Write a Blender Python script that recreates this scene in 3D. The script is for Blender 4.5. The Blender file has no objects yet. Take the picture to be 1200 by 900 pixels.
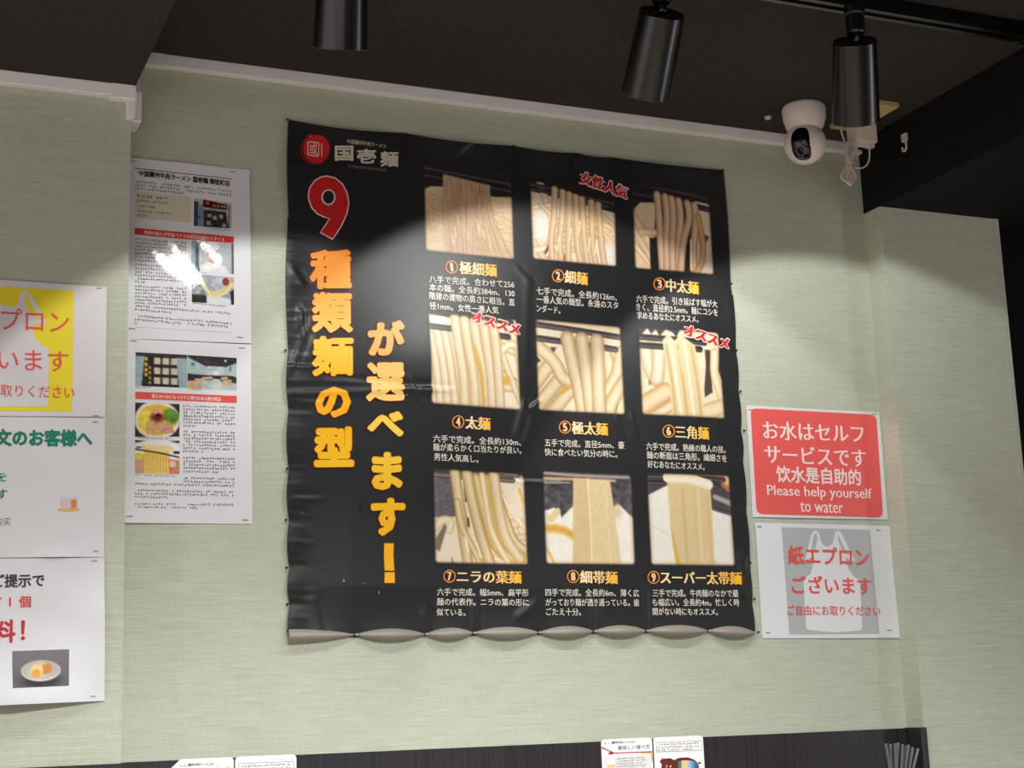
import bpy, math, random
import numpy as np
from mathutils import Matrix, Vector
from mathutils.geometry import tessellate_polygon

random.seed(7)
rng = np.random.RandomState(11)
SC = bpy.context.scene
COL = bpy.context.collection
HC = 1.25                      # height of the camera above the floor
YW = 2.45                      # distance from the camera to the poster wall

# ------------------------------------------------------------------ camera, light, exposure
RX = np.array([0.92111775, 0.04837575, 0.38626659])     # world axes seen in camera axes (right, down, forward)
RY = np.array([-0.3878023, 0.20052295, 0.89966656])
RZ = np.array([-0.03393327, -0.97849391, 0.20346547])
FPX = 1839.917
cam_d = bpy.data.cameras.new('camera')
cam_d.sensor_width = 36.0
cam_d.lens = 36.0 * FPX / 1200.0
cam_d.clip_start = 0.05
cam = bpy.data.objects.new('camera', cam_d)
COL.objects.link(cam)
M = Matrix.Identity(4)
for i, A in enumerate((RX, RY, RZ)):
    M[i][0], M[i][1], M[i][2] = A[0], -A[1], -A[2]
M[2][3] = HC
cam.matrix_world = M
SC.camera = cam

SC.view_settings.view_transform = 'Standard'
SC.view_settings.look = 'None'
SC.view_settings.exposure = 0.0
SC.view_settings.gamma = 1.0
SC.view_settings.use_curve_mapping = False

W = bpy.data.worlds.new('room_ambient')
SC.world = W
W.use_nodes = True
W.node_tree.nodes['Background'].inputs[0].default_value = (1.0, 0.90, 0.87, 1)
W.node_tree.nodes['Background'].inputs[1].default_value = 1.2
SPOT_W = 9.0                    # power of each track lamp
SPOT_COL = (0.975, 0.985, 0.955)
FILL_ROW = 8.2                      # power of the added row of unseen fill lamps, in units of SPOT_W
SPOT_ANGLE = math.radians(98)
SLIT_E = 6.5  # strength of the added slit that gives the lamp cans their highlights

# ------------------------------------------------------------------ helpers
def lin(c):
    c = np.asarray(c, float) / 255.0
    return np.where(c <= 0.04045, c / 12.92, ((c + 0.055) / 1.055) ** 2.4)

def ray(px, py):
    px = np.asarray(px, float); py = np.asarray(py, float)
    d = np.stack([(px - 600) / FPX, (py - 450) / FPX, np.ones_like(px)], -1)
    w = np.stack([d @ RX, d @ RY, d @ RZ], -1)
    return w / w[..., 1:2]

def at(px, py, Y=YW):
    """point on the plane at distance Y seen in the photograph's frame at px, py"""
    r = ray(px, py) * Y
    r[..., 2] += HC
    return r

def tag(o, label=None, cat=None, group=None, kind=None):
    if label: o['label'] = label
    if cat: o['category'] = cat
    if group: o['group'] = group
    if kind: o['kind'] = kind
    return o

def empty(name, loc, label=None, cat=None, group=None):
    o = bpy.data.objects.new(name, None)
    o.empty_display_size = 0.05
    COL.objects.link(o)
    o.location = loc
    return tag(o, label, cat, group)

class MB:
    def __init__(s):
        s.v = []; s.f = []; s.m = []; s.c = []; s.n = 0
    def add(s, V, F, mat=0, col=(1, 1, 1)):
        V = np.asarray(V, float).reshape(-1, 3)
        c = np.asarray(col, float)
        if c.ndim == 1: c = np.tile(c, (len(V), 1))
        s.v.append(V); s.c.append(c)
        for f in F:
            s.f.append(tuple(int(i) + s.n for i in f)); s.m.append(mat)
        s.n += len(V)
    def box(s, a, b, mat=0, col=(1, 1, 1), bev=0.0):
        x0, y0, z0 = a; x1, y1, z1 = b
        if bev <= 0:
            V = [(x, y, z) for z in (z0, z1) for y in (y0, y1) for x in (x0, x1)]
            s.add(V, [(0, 2, 3, 1), (4, 5, 7, 6), (0, 1, 5, 4), (2, 6, 7, 3), (0, 4, 6, 2), (1, 3, 7, 5)], mat, col)
            return
        import bmesh
        bm = bmesh.new(); bmesh.ops.create_cube(bm, size=1)
        for v in bm.verts:
            v.co = Vector(((x0 + x1) / 2 + v.co.x * (x1 - x0), (y0 + y1) / 2 + v.co.y * (y1 - y0), (z0 + z1) / 2 + v.co.z * (z1 - z0)))
        bmesh.ops.bevel(bm, geom=bm.edges[:], offset=bev, segments=2, affect='EDGES')
        bm.verts.index_update()
        s.add([v.co[:] for v in bm.verts], [[v.index for v in f.verts] for f in bm.faces], mat, col)
        bm.free()
    def lathe(s, prof, origin, axis, n=40, mat=0, col=(1, 1, 1)):
        """prof: list of (radius, distance along axis)"""
        ax = Vector(axis).normalized()
        u = ax.orthogonal().normalized(); w = ax.cross(u)
        o = Vector(origin); V = []; F = []
        for r, h in prof:
            for k in range(n):
                a = 2 * math.pi * k / n
                V.append((o + ax * h + (u * math.cos(a) + w * math.sin(a)) * r)[:])
        for i in range(len(prof) - 1):
            for k in range(n):
                k2 = (k + 1) % n
                F.append((i * n + k, i * n + k2, (i + 1) * n + k2, (i + 1) * n + k))
        s.add(V, F, mat, col)
    def tube(s, pts, r, n=10, mat=0, col=(1, 1, 1), caps=True):
        pts = [Vector(p) for p in pts]; V = []; F = []
        up = None
        for i, p in enumerate(pts):
            t = (pts[min(i + 1, len(pts) - 1)] - pts[max(i - 1, 0)]).normalized()
            if up is None: up = t.orthogonal().normalized()
            up = (up - t * up.dot(t)).normalized()
            w = t.cross(up)
            rr = r[i] if hasattr(r, '__len__') else r
            for k in range(n):
                a = 2 * math.pi * k / n
                V.append((p + (up * math.cos(a) + w * math.sin(a)) * rr)[:])
        for i in range(len(pts) - 1):
            for k in range(n):
                k2 = (k + 1) % n
                F.append((i * n + k, i * n + k2, (i + 1) * n + k2, (i + 1) * n + k))
        if caps:
            F.append(tuple(range(n))[::-1]); F.append(tuple((len(pts) - 1) * n + k for k in range(n)))
        s.add(V, F, mat, col)
    def build(s, name, mats, parent=None, smooth=False, origin=None):
        V = np.concatenate(s.v); C = np.concatenate(s.c)
        if parent is not None: o0 = np.array(parent_loc(parent))
        elif origin is not None: o0 = np.array(origin, float)
        else: o0 = np.zeros(3)
        me = bpy.data.meshes.new(name)
        me.from_pydata((V - o0).tolist(), [], s.f)
        if not isinstance(mats, (list, tuple)): mats = [mats]
        for m in mats: me.materials.append(m)
        me.polygons.foreach_set('material_index', s.m)
        at_ = me.color_attributes.new('Col', 'FLOAT_COLOR', 'POINT')
        at_.data.foreach_set('color', np.concatenate([C, np.ones((len(C), 1))], 1).ravel())
        if smooth: me.polygons.foreach_set('use_smooth', [True] * len(me.polygons))
        me.update()
        o = bpy.data.objects.new(name, me)
        COL.objects.link(o)
        if parent is not None: o.parent = parent
        elif origin is not None: o.location = origin
        return o

def parent_loc(o):
    p = Vector((0, 0, 0))
    while o is not None:
        p += o.location; o = o.parent
    return p[:]

# ------------------------------------------------------------------ materials
def mat(name, base=(0.5, 0.5, 0.5), rough=0.5, spec=0.5, metal=0.0, attr=False, emit=None, estr=0.0, coat=0.0):
    m = bpy.data.materials.new(name); m.use_nodes = True
    b = m.node_tree.nodes['Principled BSDF']
    b.inputs['Base Color'].default_value = (*base, 1)
    b.inputs['Roughness'].default_value = rough
    b.inputs['Specular IOR Level'].default_value = spec
    b.inputs['Metallic'].default_value = metal
    b.inputs['Coat Weight'].default_value = coat
    b.inputs['Coat Roughness'].default_value = 0.08
    if attr:
        a = m.node_tree.nodes.new('ShaderNodeVertexColor'); a.layer_name = 'Col'
        m.node_tree.links.new(a.outputs[0], b.inputs['Base Color'])
    if emit:
        b.inputs['Emission Color'].default_value = (*emit, 1); b.inputs['Emission Strength'].default_value = estr
    return m

def noise_mix(m, scale, c0, c1, vec_scale=(1, 1, 1), detail=3, bump=0.0, bump_dist=0.001, lo=0.3, hi=0.7, rot=(0, 0, 0)):
    nt = m.node_tree; b = nt.nodes['Principled BSDF']
    tc = nt.nodes.new('ShaderNodeNewGeometry')
    mp = nt.nodes.new('ShaderNodeMapping'); mp.inputs['Scale'].default_value = vec_scale; mp.inputs['Rotation'].default_value = rot
    nz = nt.nodes.new('ShaderNodeTexNoise'); nz.inputs['Scale'].default_value = scale; nz.inputs['Detail'].default_value = detail
    nt.links.new(tc.outputs['Position'], mp.inputs[0]); nt.links.new(mp.outputs[0], nz.inputs['Vector'])
    if c0 is not None:
        cr = nt.nodes.new('ShaderNodeValToRGB')
        cr.color_ramp.elements[0].color = (*c0, 1); cr.color_ramp.elements[1].color = (*c1, 1)
        cr.color_ramp.elements[0].position = lo; cr.color_ramp.elements[1].position = hi
        nt.links.new(nz.outputs[0], cr.inputs[0]); nt.links.new(cr.outputs[0], b.inputs['Base Color'])
    if bump:
        bp = nt.nodes.new('ShaderNodeBump'); bp.inputs['Strength'].default_value = bump; bp.inputs['Distance'].default_value = bump_dist
        nt.links.new(nz.outputs[0], bp.inputs['Height']); nt.links.new(bp.outputs[0], b.inputs['Normal'])
    return m

def wallpaper():
    """pale green woven wallpaper: fine horizontal threads in two scales and faint mottling"""
    m = mat('green_woven_wallpaper', rough=0.62, spec=0.3)
    nt = m.node_tree; b = nt.nodes['Principled BSDF']
    g = nt.nodes.new('ShaderNodeNewGeometry')
    def nz(vs, det, seed):
        mp = nt.nodes.new('ShaderNodeMapping'); mp.inputs['Scale'].default_value = vs; mp.inputs['Location'].default_value = (seed, seed * 2, seed * 3)
        n = nt.nodes.new('ShaderNodeTexNoise'); n.inputs['Scale'].default_value = 1.0; n.inputs['Detail'].default_value = det
        n.inputs['Roughness'].default_value = 0.6
        nt.links.new(g.outputs['Position'], mp.inputs[0]); nt.links.new(mp.outputs[0], n.inputs['Vector'])
        return n.outputs[0]
    a = nz((18, 18, 900), 2, 0.0); c = nz((11, 11, 400), 3, 3.1); d = nz((4, 4, 4), 3, 7.7); e = nz((420, 420, 60), 1, 1.7)
    def mth(op, x, y):
        n = nt.nodes.new('ShaderNodeMath'); n.operation = op
        for i, q in enumerate((x, y)):
            if isinstance(q, float): n.inputs[i].default_value = q
            else: nt.links.new(q, n.inputs[i])
        return n.outputs[0]
    h = mth('ADD', mth('MULTIPLY', a, 0.5), mth('ADD', mth('MULTIPLY', c, 0.35), mth('MULTIPLY', e, 0.15)))
    s = mth('ADD', h, mth('MULTIPLY', mth('SUBTRACT', d, 0.5), 0.15))
    cr = nt.nodes.new('ShaderNodeValToRGB')
    el = cr.color_ramp.elements
    el[0].position = 0.32; el[0].color = (*lin((172, 174, 155)), 1)
    el[1].position = 0.68; el[1].color = (*lin((202, 206, 189)), 1)
    md = el.new(0.5); md.color = (*lin((188, 192, 173)), 1)
    nt.links.new(s, cr.inputs[0]); nt.links.new(cr.outputs[0], b.inputs['Base Color'])
    bp = nt.nodes.new('ShaderNodeBump'); bp.inputs['Strength'].default_value = 0.35; bp.inputs['Distance'].default_value = 0.0012
    nt.links.new(h, bp.inputs['Height']); nt.links.new(bp.outputs[0], b.inputs['Normal'])
    return m

MT = {}
MT['wall'] = wallpaper()
MT['ceil'] = noise_mix(mat('dark_ceiling_paper', rough=0.85, spec=0.15), 160, lin((53, 48, 46)), lin((64, 58, 55)), vec_scale=(1, 0.5, 1), bump=0.3, bump_dist=0.0006)
MT['black'] = noise_mix(mat('black_painted_beam', rough=0.8, spec=0.15), 60, lin((19, 18, 19)), lin((24, 23, 24)))
MT['panel'] = noise_mix(mat('dark_wood_panel', rough=0.42, spec=0.4), 3.0, lin((31, 27, 30)), lin((52, 47, 50)), vec_scale=(70, 70, 1.2), detail=4, bump=0.15, bump_dist=0.0005)
MT['white_pl'] = mat('white_plastic', lin((246, 240, 238)), 0.4, 0.4)
MT['cable_pl'] = mat('white_cable_plastic', lin((214, 198, 190)), 0.45, 0.4)
MT['camw'] = mat('camera_white_plastic', lin((232, 220, 214)), 0.35, 0.45)
MT['camb'] = mat('camera_black_glass', lin((9, 9, 11)), 0.12, 0.5)
MT['lensring'] = mat('lens_ring_grey', lin((105, 92, 90)), 0.35, 0.5)
MT['beige'] = mat('beige_board', lin((205, 178, 132)), 0.55, 0.3)
MT['lampb'] = mat('black_satin_metal', lin((10, 9, 11)), 0.26, 0.65)
MT['lampi'] = mat('lamp_reflector', lin((150, 146, 140)), 0.3, 0.5, metal=0.6)
MT['lampe'] = mat('lamp_glow', (1, 1, 1), emit=(1, 0.95, 0.86), estr=6.0)
MT['paper'] = mat('printed_paper', attr=True, rough=0.55, spec=0.35)
MT['lamin'] = noise_mix(mat('laminated_print', attr=True, rough=0.11, spec=0.2), 40, None, None, detail=3, bump=0.13, bump_dist=0.0035)
MT['gloss'] = noise_mix(mat('glossy_print', attr=True, rough=0.24, spec=0.5), 20, None, None, detail=1, bump=0.06, bump_dist=0.003)
MT['vinyl'] = noise_mix(mat('printed_vinyl', attr=True, rough=0.4, spec=0.4), 700, None, None, detail=1, bump=0.25, bump_dist=0.0004)
MT['hem'] = mat('grey_vinyl_hem', lin((150, 143, 132)), 0.4, 0.5)
MT['steel'] = mat('staple_steel', lin((110, 106, 104)), 0.35, 0.5, metal=0.8)
MT['tack'] = mat('tack_dark', lin((40, 36, 34)), 0.4, 0.5)
MT['tackw'] = mat('tack_pale', lin((190, 188, 182)), 0.35, 0.5)
MT['floor'] = noise_mix(mat('pale_floor', rough=0.6), 6, lin((206, 196, 184)), lin((216, 206, 194)))
MT['chop'] = mat('grey_plastic_chopstick', lin((88, 92, 98)), 0.35, 0.5)
MT['cup'] = mat('black_plastic_cup', lin((28, 27, 28)), 0.4, 0.4)
MT['pane'] = mat('window_daylight', (1, 1, 1), emit=(0.93, 0.90, 1.0), estr=SLIT_E)
MT['wframe'] = mat('window_frame_dark', lin((60, 58, 56)), 0.5)

# ------------------------------------------------------------------ the room
ZC = HC + 1.0755               # ceiling
ZS = HC + 0.993                # soffit of the left beam
ZB = HC + 0.934                # underside of the right beam
XL = 0.387                     # corner of the wall section on the left, which stands 5 cm proud
YL = 2.40
XR, YR, XE = 1.819, 2.398, 2.104   # pillar on the right
ZP = HC - 0.0563               # top of the dark wainscot

def struct(name, mb, m, smooth=False):
    return tag(mb.build(name, m, smooth=smooth), kind='structure')
b = MB(); b.box((XL - 0.3, YW, 0), (XR + 0.1, YW + 0.12, ZC)); struct('wall_back', b, MT['wall'])
b = MB(); b.box((-2.2, YL, 0), (XL, YW + 0.12, ZS)); struct('wall_left', b, MT['wall'])
b = MB(); b.box((XR, YR, 0), (XE, YW + 0.12, ZB)); struct('wall_right', b, MT['wall'])
b = MB(); b.box((XE - 0.011, YR - 0.0015, ZP - 0.6), (XE + 0.0015, YR + 0.02, ZB)); struct('trim_1', b, MT['wall'])
b = MB(); b.box((XE, YW + 0.05, 0), (3.3, YW + 0.12, ZC)); struct('wall_end', b, MT['black'])
b = MB(); b.box((-2.2, -1.6, -0.1), (3.3, YW + 0.12, 0)); struct('floor', b, MT['floor'])
b = MB(); b.box((-2.2, -1.6, ZC), (3.3, YW + 0.12, ZC + 0.1)); struct('ceiling', b, MT['ceil'])
b = MB(); b.box((-2.2, -1.6, ZS), (XL + 0.004, YW, ZC)); struct('ceiling_beam_left', b, MT['ceil'])
b = MB(); b.box((XR, -1.6, ZB), (3.3, YW, ZC)); struct('ceiling_beam_right', b, MT['black'])
# thin shadow-gap batten where the right beam meets the ceiling
b = MB(); b.box((XR - 0.012, -1.6, ZC - 0.014), (XR, YW, ZC)); struct('trim_2', b, MT['black'])
# unseen side wall with an added glowing slit for the stripes on the cans
b = MB()
wy0, wy1, wz0, wz1 = 0.72, 1.08, 0.55, 2.12
b.box((3.3, -1.6, 0), (3.4, wy0, ZC)); b.box((3.3, wy1, 0), (3.4, YW + 0.12, ZC))
b.box((3.3, wy0, 0), (3.4, wy1, wz0)); b.box((3.3, wy0, wz1), (3.4, wy1, ZC)); struct('wall_window', b, MT['wall'])
b = MB(); b.box((0.35, -1.7, 0), (3.4, -1.6, ZC)); struct('wall_front', b, MT['wall'])  # added unseen wall that blocks ambient light from behind on the right
b = MB()
b.box((3.35, wy0, wz0), (3.355, wy1, wz1), 1)
for y in (wy0, wy1 - 0.04): b.box((3.31, y, wz0), (3.36, y + 0.04, wz1))
for z in (wz0, wz1 - 0.04): b.box((3.31, wy0, z), (3.36, wy1, z + 0.04))
struct('window_1', b, [MT['wframe'], MT['pane']])
# dark wainscot, following the steps of the wall, and the ledge it stands on (below the frame)
b = MB()
b.box((-2.2, YL - 0.012, 0.0), (XL - 0.001, YL, ZP)); struct('wainscot_left', b, MT['panel'])
b = MB()
b.box((XL + 0.001, YW - 0.012, 0.0), (XR, YW, ZP)); struct('wainscot_back', b, MT['panel'])
b = MB()
b.box((XR - 0.012, YR - 0.0, 0.0), (XR, YW - 0.012, ZP + 0.001)); b.box((XR - 0.012, YR - 0.006, 0.0), (XR + 0.001, YR, ZP + 0.001)); struct('wainscot_right', b, MT['panel'])
ZT = HC - 0.262
b = MB(); b.box((-1.5, 2.02, ZT - 0.035), (XR + 0.06, YL - 0.013, ZT), bev=0.003)
b.box((-1.45, 2.06, 0), (-1.39, 2.3, ZT - 0.035)); b.box((1.7, 2.06, 0), (1.76, 2.3, ZT - 0.035)); b.box((0.2, 2.06, 0), (0.26, 2.3, ZT - 0.035))
tag(b.build('counter_ledge', MT['panel'], origin=(0.15, 2.2, 0)), 'dark wooden ledge along the wall below the frame, under the menu cards', 'counter')

# white cable raceways under the ceiling
def raceway(name, x0, x1, ywall, z1, h=0.021, d=0.016):
    b = MB(); b.box((x0, ywall - d, z1 - h), (x1, ywall, z1), bev=0.0015); return struct(name, b, MT['white_pl'])
raceway('trim_3', XL + 0.055, XR - 0.002, YW, ZC)
raceway('trim_4', -2.2, XL - 0.034, YL, ZS)
b = MB()                                         # vertical piece and the corner fitting joining the two runs
b.box((XL + 0.002, YW - 0.016, ZS - 0.01), (XL + 0.018, YW, ZC), bev=0.001)
b.box((XL + 0.018, YW - 0.017, ZC - 0.022), (XL + 0.056, YW, ZC), bev=0.001)
struct('trim_5', b, MT['white_pl'])
b = MB()
b.box((XL - 0.036, YL - 0.019, ZS - 0.025), (XL + 0.0045, YL, ZS - 0.0005), bev=0.0015)
b.box((XL - 0.009, YL - 0.017, ZS - 0.054), (XL + 0.0045, YL, ZS - 0.022), bev=0.0015)
b.box((XL + 0.0005, YL, ZS - 0.054), (XL + 0.016, YW, ZS - 0.002), bev=0.0015)
struct('trim_6', b, MT['white_pl'])

# ------------------------------------------------------------------ lettering and printing helpers
_gc = {}
def glyphs(s, off=0.0, shift=0.0, rad=0.0):
    """flat letter outlines as arrays; off thickens all strokes, shift only the upright ones, rad adds very heavy weight"""
    key = (s, off, shift, rad)
    if key in _gc: return _gc[key]
    cu = bpy.data.curves.new('lettering', 'FONT'); cu.body = s; cu.size = 1; cu.resolution_u = 2; cu.fill_mode = 'FRONT'
    o = bpy.data.objects.new('lettering', cu); COL.objects.link(o)
    dg = bpy.context.evaluated_depsgraph_get(); ev = o.evaluated_get(dg); me = ev.to_mesh()
    n = len(me.vertices); V = np.empty(n * 3); me.vertices.foreach_get('co', V); V = V.reshape(-1, 3)[:, :2]
    F = [tuple(p.vertices) for p in me.polygons]
    ev.to_mesh_clear(); bpy.data.objects.remove(o); bpy.data.curves.remove(cu)
    sh = [(0, 0)]
    if shift: sh = [(-shift, 0), (0, 0), (shift, 0)]
    r_ = rad + max(off, 0)
    if r_ > 0.02: sh = [(0, 0)] + [(r_ * math.cos(a), r_ * math.sin(a)) for a in np.linspace(0, 2 * math.pi, 13)[:-1]]
    elif r_ > 0.004: sh = [(i + j * shift, k) for i, k in ((-r_, -r_ * .6), (r_, -r_ * .6), (r_, r_ * .6), (-r_, r_ * .6)) for j in ((-1, 0, 1) if shift > r_ * 1.5 else (0,))]
    if r_ > 0.02 and shift: sh = [(x * (r_ + shift) / r_, y) for x, y in sh] + [(0.5 * x * (r_ + shift) / r_, y) for x, y in sh[1:]]
    _gc[key] = (np.stack([V + np.array(d) for d in sh]), F)      # one slice per slightly moved copy
    return _gc[key]

def refine(A, F, C, maxlen=0.005):
    """split long triangle edges so that flat print follows a wavy sheet; A: (n, 2) wall coordinates"""
    A = [tuple(p) for p in np.asarray(A, float)]; C = np.asarray(C, float)
    C = [tuple(C)] * len(A) if C.ndim == 1 else [tuple(c) for c in C]
    T = [(f[0], f[i], f[i + 1]) for f in F for i in range(1, len(f) - 1)]
    for _ in range(6):
        mid = {}; out = []; more = False
        def M_(i, j):
            k = (i, j) if i < j else (j, i)
            if k not in mid:
                (ax, ay), (bx, by) = A[i], A[j]
                if (ax - bx) ** 2 + (ay - by) ** 2 <= maxlen * maxlen: mid[k] = -1
                else:
                    mid[k] = len(A); A.append(((ax + bx) / 2, (ay + by) / 2)); C.append(tuple((p + q) / 2 for p, q in zip(C[i], C[j])))
            return mid[k]
        for a, b, c in T:
            m = [M_(a, b), M_(b, c), M_(c, a)]; n = sum(x >= 0 for x in m)
            if n == 0: out.append((a, b, c)); continue
            more = True
            if n == 3: out += [(a, m[0], m[2]), (m[0], b, m[1]), (m[2], m[1], c), (m[0], m[1], m[2])]; continue
            v = [a, b, c]
            if n == 1:
                k = next(i for i in range(3) if m[i] >= 0); p, q, r = v[k], v[(k + 1) % 3], v[(k + 2) % 3]
                out += [(p, m[k], r), (m[k], q, r)]
            else:
                k = next(i for i in range(3) if m[i] < 0); p, q, r = v[k], v[(k + 1) % 3], v[(k + 2) % 3]
                mq, mr = m[(k + 1) % 3], m[(k + 2) % 3]
                out += [(p, q, mq), (p, mq, mr), (mr, mq, r)]
        T = out
        if not more: break
    return np.array(A), T, np.array(C)

def lay(mb, sh, X, Z, F, off, c, mi=0):
    A, T, C = refine(np.stack([X, Z], 1), F, c)
    mb.add(sh.P(A[:, 0], A[:, 1], off), T, mi, C)

class Sheet:
    """a sheet pinned to a wall plane: ywall, bulge function d(X, Z) in metres out of the wall"""
    def __init__(s, ywall, d=None):
        s.y = ywall; s.d = d or (lambda X, Z: 0 * X + 0.001)
    def xz(s, px, py):
        p = at(px, py, s.y); return p[..., 0], p[..., 2]
    def P(s, X, Z, off):
        X = np.asarray(X, float); Z = np.asarray(Z, float)
        return np.stack([X, s.y - s.d(X, Z) - off, Z], -1)

def fit_h(sh, xm, ym, h):
    a = sh.xz(xm, ym - h / 2); c = sh.xz(xm, ym + h / 2)
    return float(a[1] - c[1])

def text(mb, sh, s, x0, y0, x1, y1, h, off, col, mi=0, bold=0.0, shift=0.0, rad=0.0, col2=None, box=False):
    """one line of writing running from (x0, y0) to (x1, y1) through the middle of its letters"""
    V, F = glyphs(s, bold, shift, rad)
    x_lo, x_hi = V[..., 0].min(), V[..., 0].max()
    t = (V[..., 0] - x_lo) / (x_hi - x_lo)
    X0, Z0 = sh.xz(x0, y0); X1, Z1 = sh.xz(x1, y1)
    hm = fit_h(sh, (x0 + x1) / 2, (y0 + y1) / 2, h)
    if box: q = (V[..., 1] - V[..., 1].min()) / np.ptp(V[..., 1]) - 0.5
    else: q = (V[..., 1] - 0.38) / 0.92
    dx, dz = X1 - X0, Z1 - Z0; L = math.hypot(dx, dz); nx, nz = -dz / L, dx / L
    X = X0 + t * dx + q * hm * nx; Z = Z0 + t * dz + q * hm * nz
    c = np.asarray(col, float)
    if col2 is not None: c = lin(col) + t[..., None] * (lin(col2) - lin(col))
    else: c = np.broadcast_to(lin(col), X.shape + (3,))
    for k in range(len(X)): lay(mb, sh, X[k], Z[k], F, off + 1.0e-5 * k, c[k], mi)

def letter_box(mb, sh, s, x0, y0, x1, y1, off, col, rad=0.0, bold=0.0, colb=None, grow=0.0):
    """one letter stretched to a box given by its left/top/right/bottom"""
    V, F = glyphs(s, bold, 0.0, rad)
    u = (V[..., 0] - V[..., 0].min()) / np.ptp(V[..., 0]); q = (V[..., 1].max() - V[..., 1]) / np.ptp(V[..., 1])
    x0 -= grow; x1 += grow; y0 -= grow; y1 += grow
    X, Z = sh.xz(x0 + u * (x1 - x0), y0 + q * (y1 - y0))
    c = np.broadcast_to(lin(col), X.shape + (3,))
    if colb is not None: c = lin(col) + q[..., None] * (lin(colb) - lin(col))
    for k in range(len(X)): lay(mb, sh, X[k], Z[k], F, off + 1.0e-5 * k, c[k])

def poly(mb, sh, pts, off, col, mi=0):
    p = [Vector((x, y, 0)) for x, y in pts]
    tris = tessellate_polygon([p])
    a = np.array(pts, float); X, Z = sh.xz(a[:, 0], a[:, 1])
    F = []
    for t in tris:
        q = a[list(t)]
        ar = (q[1][0] - q[0][0]) * (q[2][1] - q[0][1]) - (q[2][0] - q[0][0]) * (q[1][1] - q[0][1])
        F.append(t if ar < 0 else t[::-1])
    lay(mb, sh, X, Z, F, off, lin(col), mi)

def ell(cx, cy, rx, ry, n=32, a0=0.0, a1=2 * math.pi):
    return [(cx + rx * math.cos(a), cy + ry * math.sin(a)) for a in np.linspace(a0, a1, n + 1)[:-1]]

def ring(mb, sh, cx, cy, rx, ry, w, off, col, n=32):
    a = np.linspace(0, 2 * math.pi, n + 1)[:-1]
    px = np.concatenate([cx + rx * np.cos(a), cx + (rx - w) * np.cos(a)]); py = np.concatenate([cy + ry * np.sin(a), cy + (ry - w) * np.sin(a)])
    X, Z = sh.xz(px, py)
    F = [(k, (k + 1) % n, n + (k + 1) % n, n + k)[::-1] for k in range(n)]
    mb.add(sh.P(X, Z, off), F, 0, lin(col))

def bilin(q, u, v):
    (ax, ay), (bx, by), (cx, cy), (dx, dy) = q       # TL TR BR BL
    x = (1 - u) * (1 - v) * ax + u * (1 - v) * bx + u * v * cx + (1 - u) * v * dx
    y = (1 - u) * (1 - v) * ay + u * (1 - v) * by + u * v * cy + (1 - u) * v * dy
    return x, y

def grid_on(mb, sh, q, nu, nv, off, col, mi=0, corner=None):
    """quad TL TR BR BL (frame coordinates) as a fine grid lying on the sheet; interpolation is done on the wall"""
    c = [sh.xz(*p) for p in q]
    u, v = np.meshgrid(np.linspace(0, 1, nu), np.linspace(0, 1, nv))
    X, Z = bilin([(float(a), float(d)) for a, d in c], u.ravel(), v.ravel())
    F = [(r * nu + k, (r + 1) * nu + k, (r + 1) * nu + k + 1, r * nu + k + 1) for r in range(nv - 1) for k in range(nu - 1)]
    mb.add(sh.P(X, Z, off), F, mi, col)

def raster(mb, sh, q, img, off, mi=0):
    h, w, _ = img.shape
    grid_on(mb, sh, q, w, h, off, lin(np.clip(img, 0, 255)).reshape(-1, 3), mi)

def micro(mb, sh, x0, y0, x1, y1, h, off, col, pitch=None, ragged=0.0, fill=0.9, mi=0):
    """a line of print too small to read: two or three tiny strokes per character"""
    L = math.hypot(x1 - x0, y1 - y0); pitch = pitch or h * 1.02
    n = int(L / pitch * (1 - ragged))
    V = []; F = []
    for k in range(n):
        if random.random() > fill: continue
        for j in range(random.choice((3, 4, 4))):
            cx = (k + random.uniform(0.25, 0.75)) * pitch; cy = random.uniform(-0.32, 0.32) * h
            if random.random() < 0.6: w_, h_ = random.uniform(0.4, 0.8) * pitch, 0.13 * h
            else: w_, h_ = 0.14 * pitch, random.uniform(0.5, 0.85) * h
            a = len(V)
            t0 = (cx - w_ / 2) / L; t1 = (cx + w_ / 2) / L
            for t, q in ((t0, -h_ / 2), (t0, h_ / 2), (t1, h_ / 2), (t1, -h_ / 2)):
                V.append((x0 + (x1 - x0) * t, y0 + (y1 - y0) * t + cy + q))
            F.append((a, a + 1, a + 2, a + 3))
    if not V: return
    a = np.array(V); X, Z = sh.xz(a[:, 0], a[:, 1])
    mb.add(sh.P(X, Z, off), F, mi, lin(col))

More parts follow.
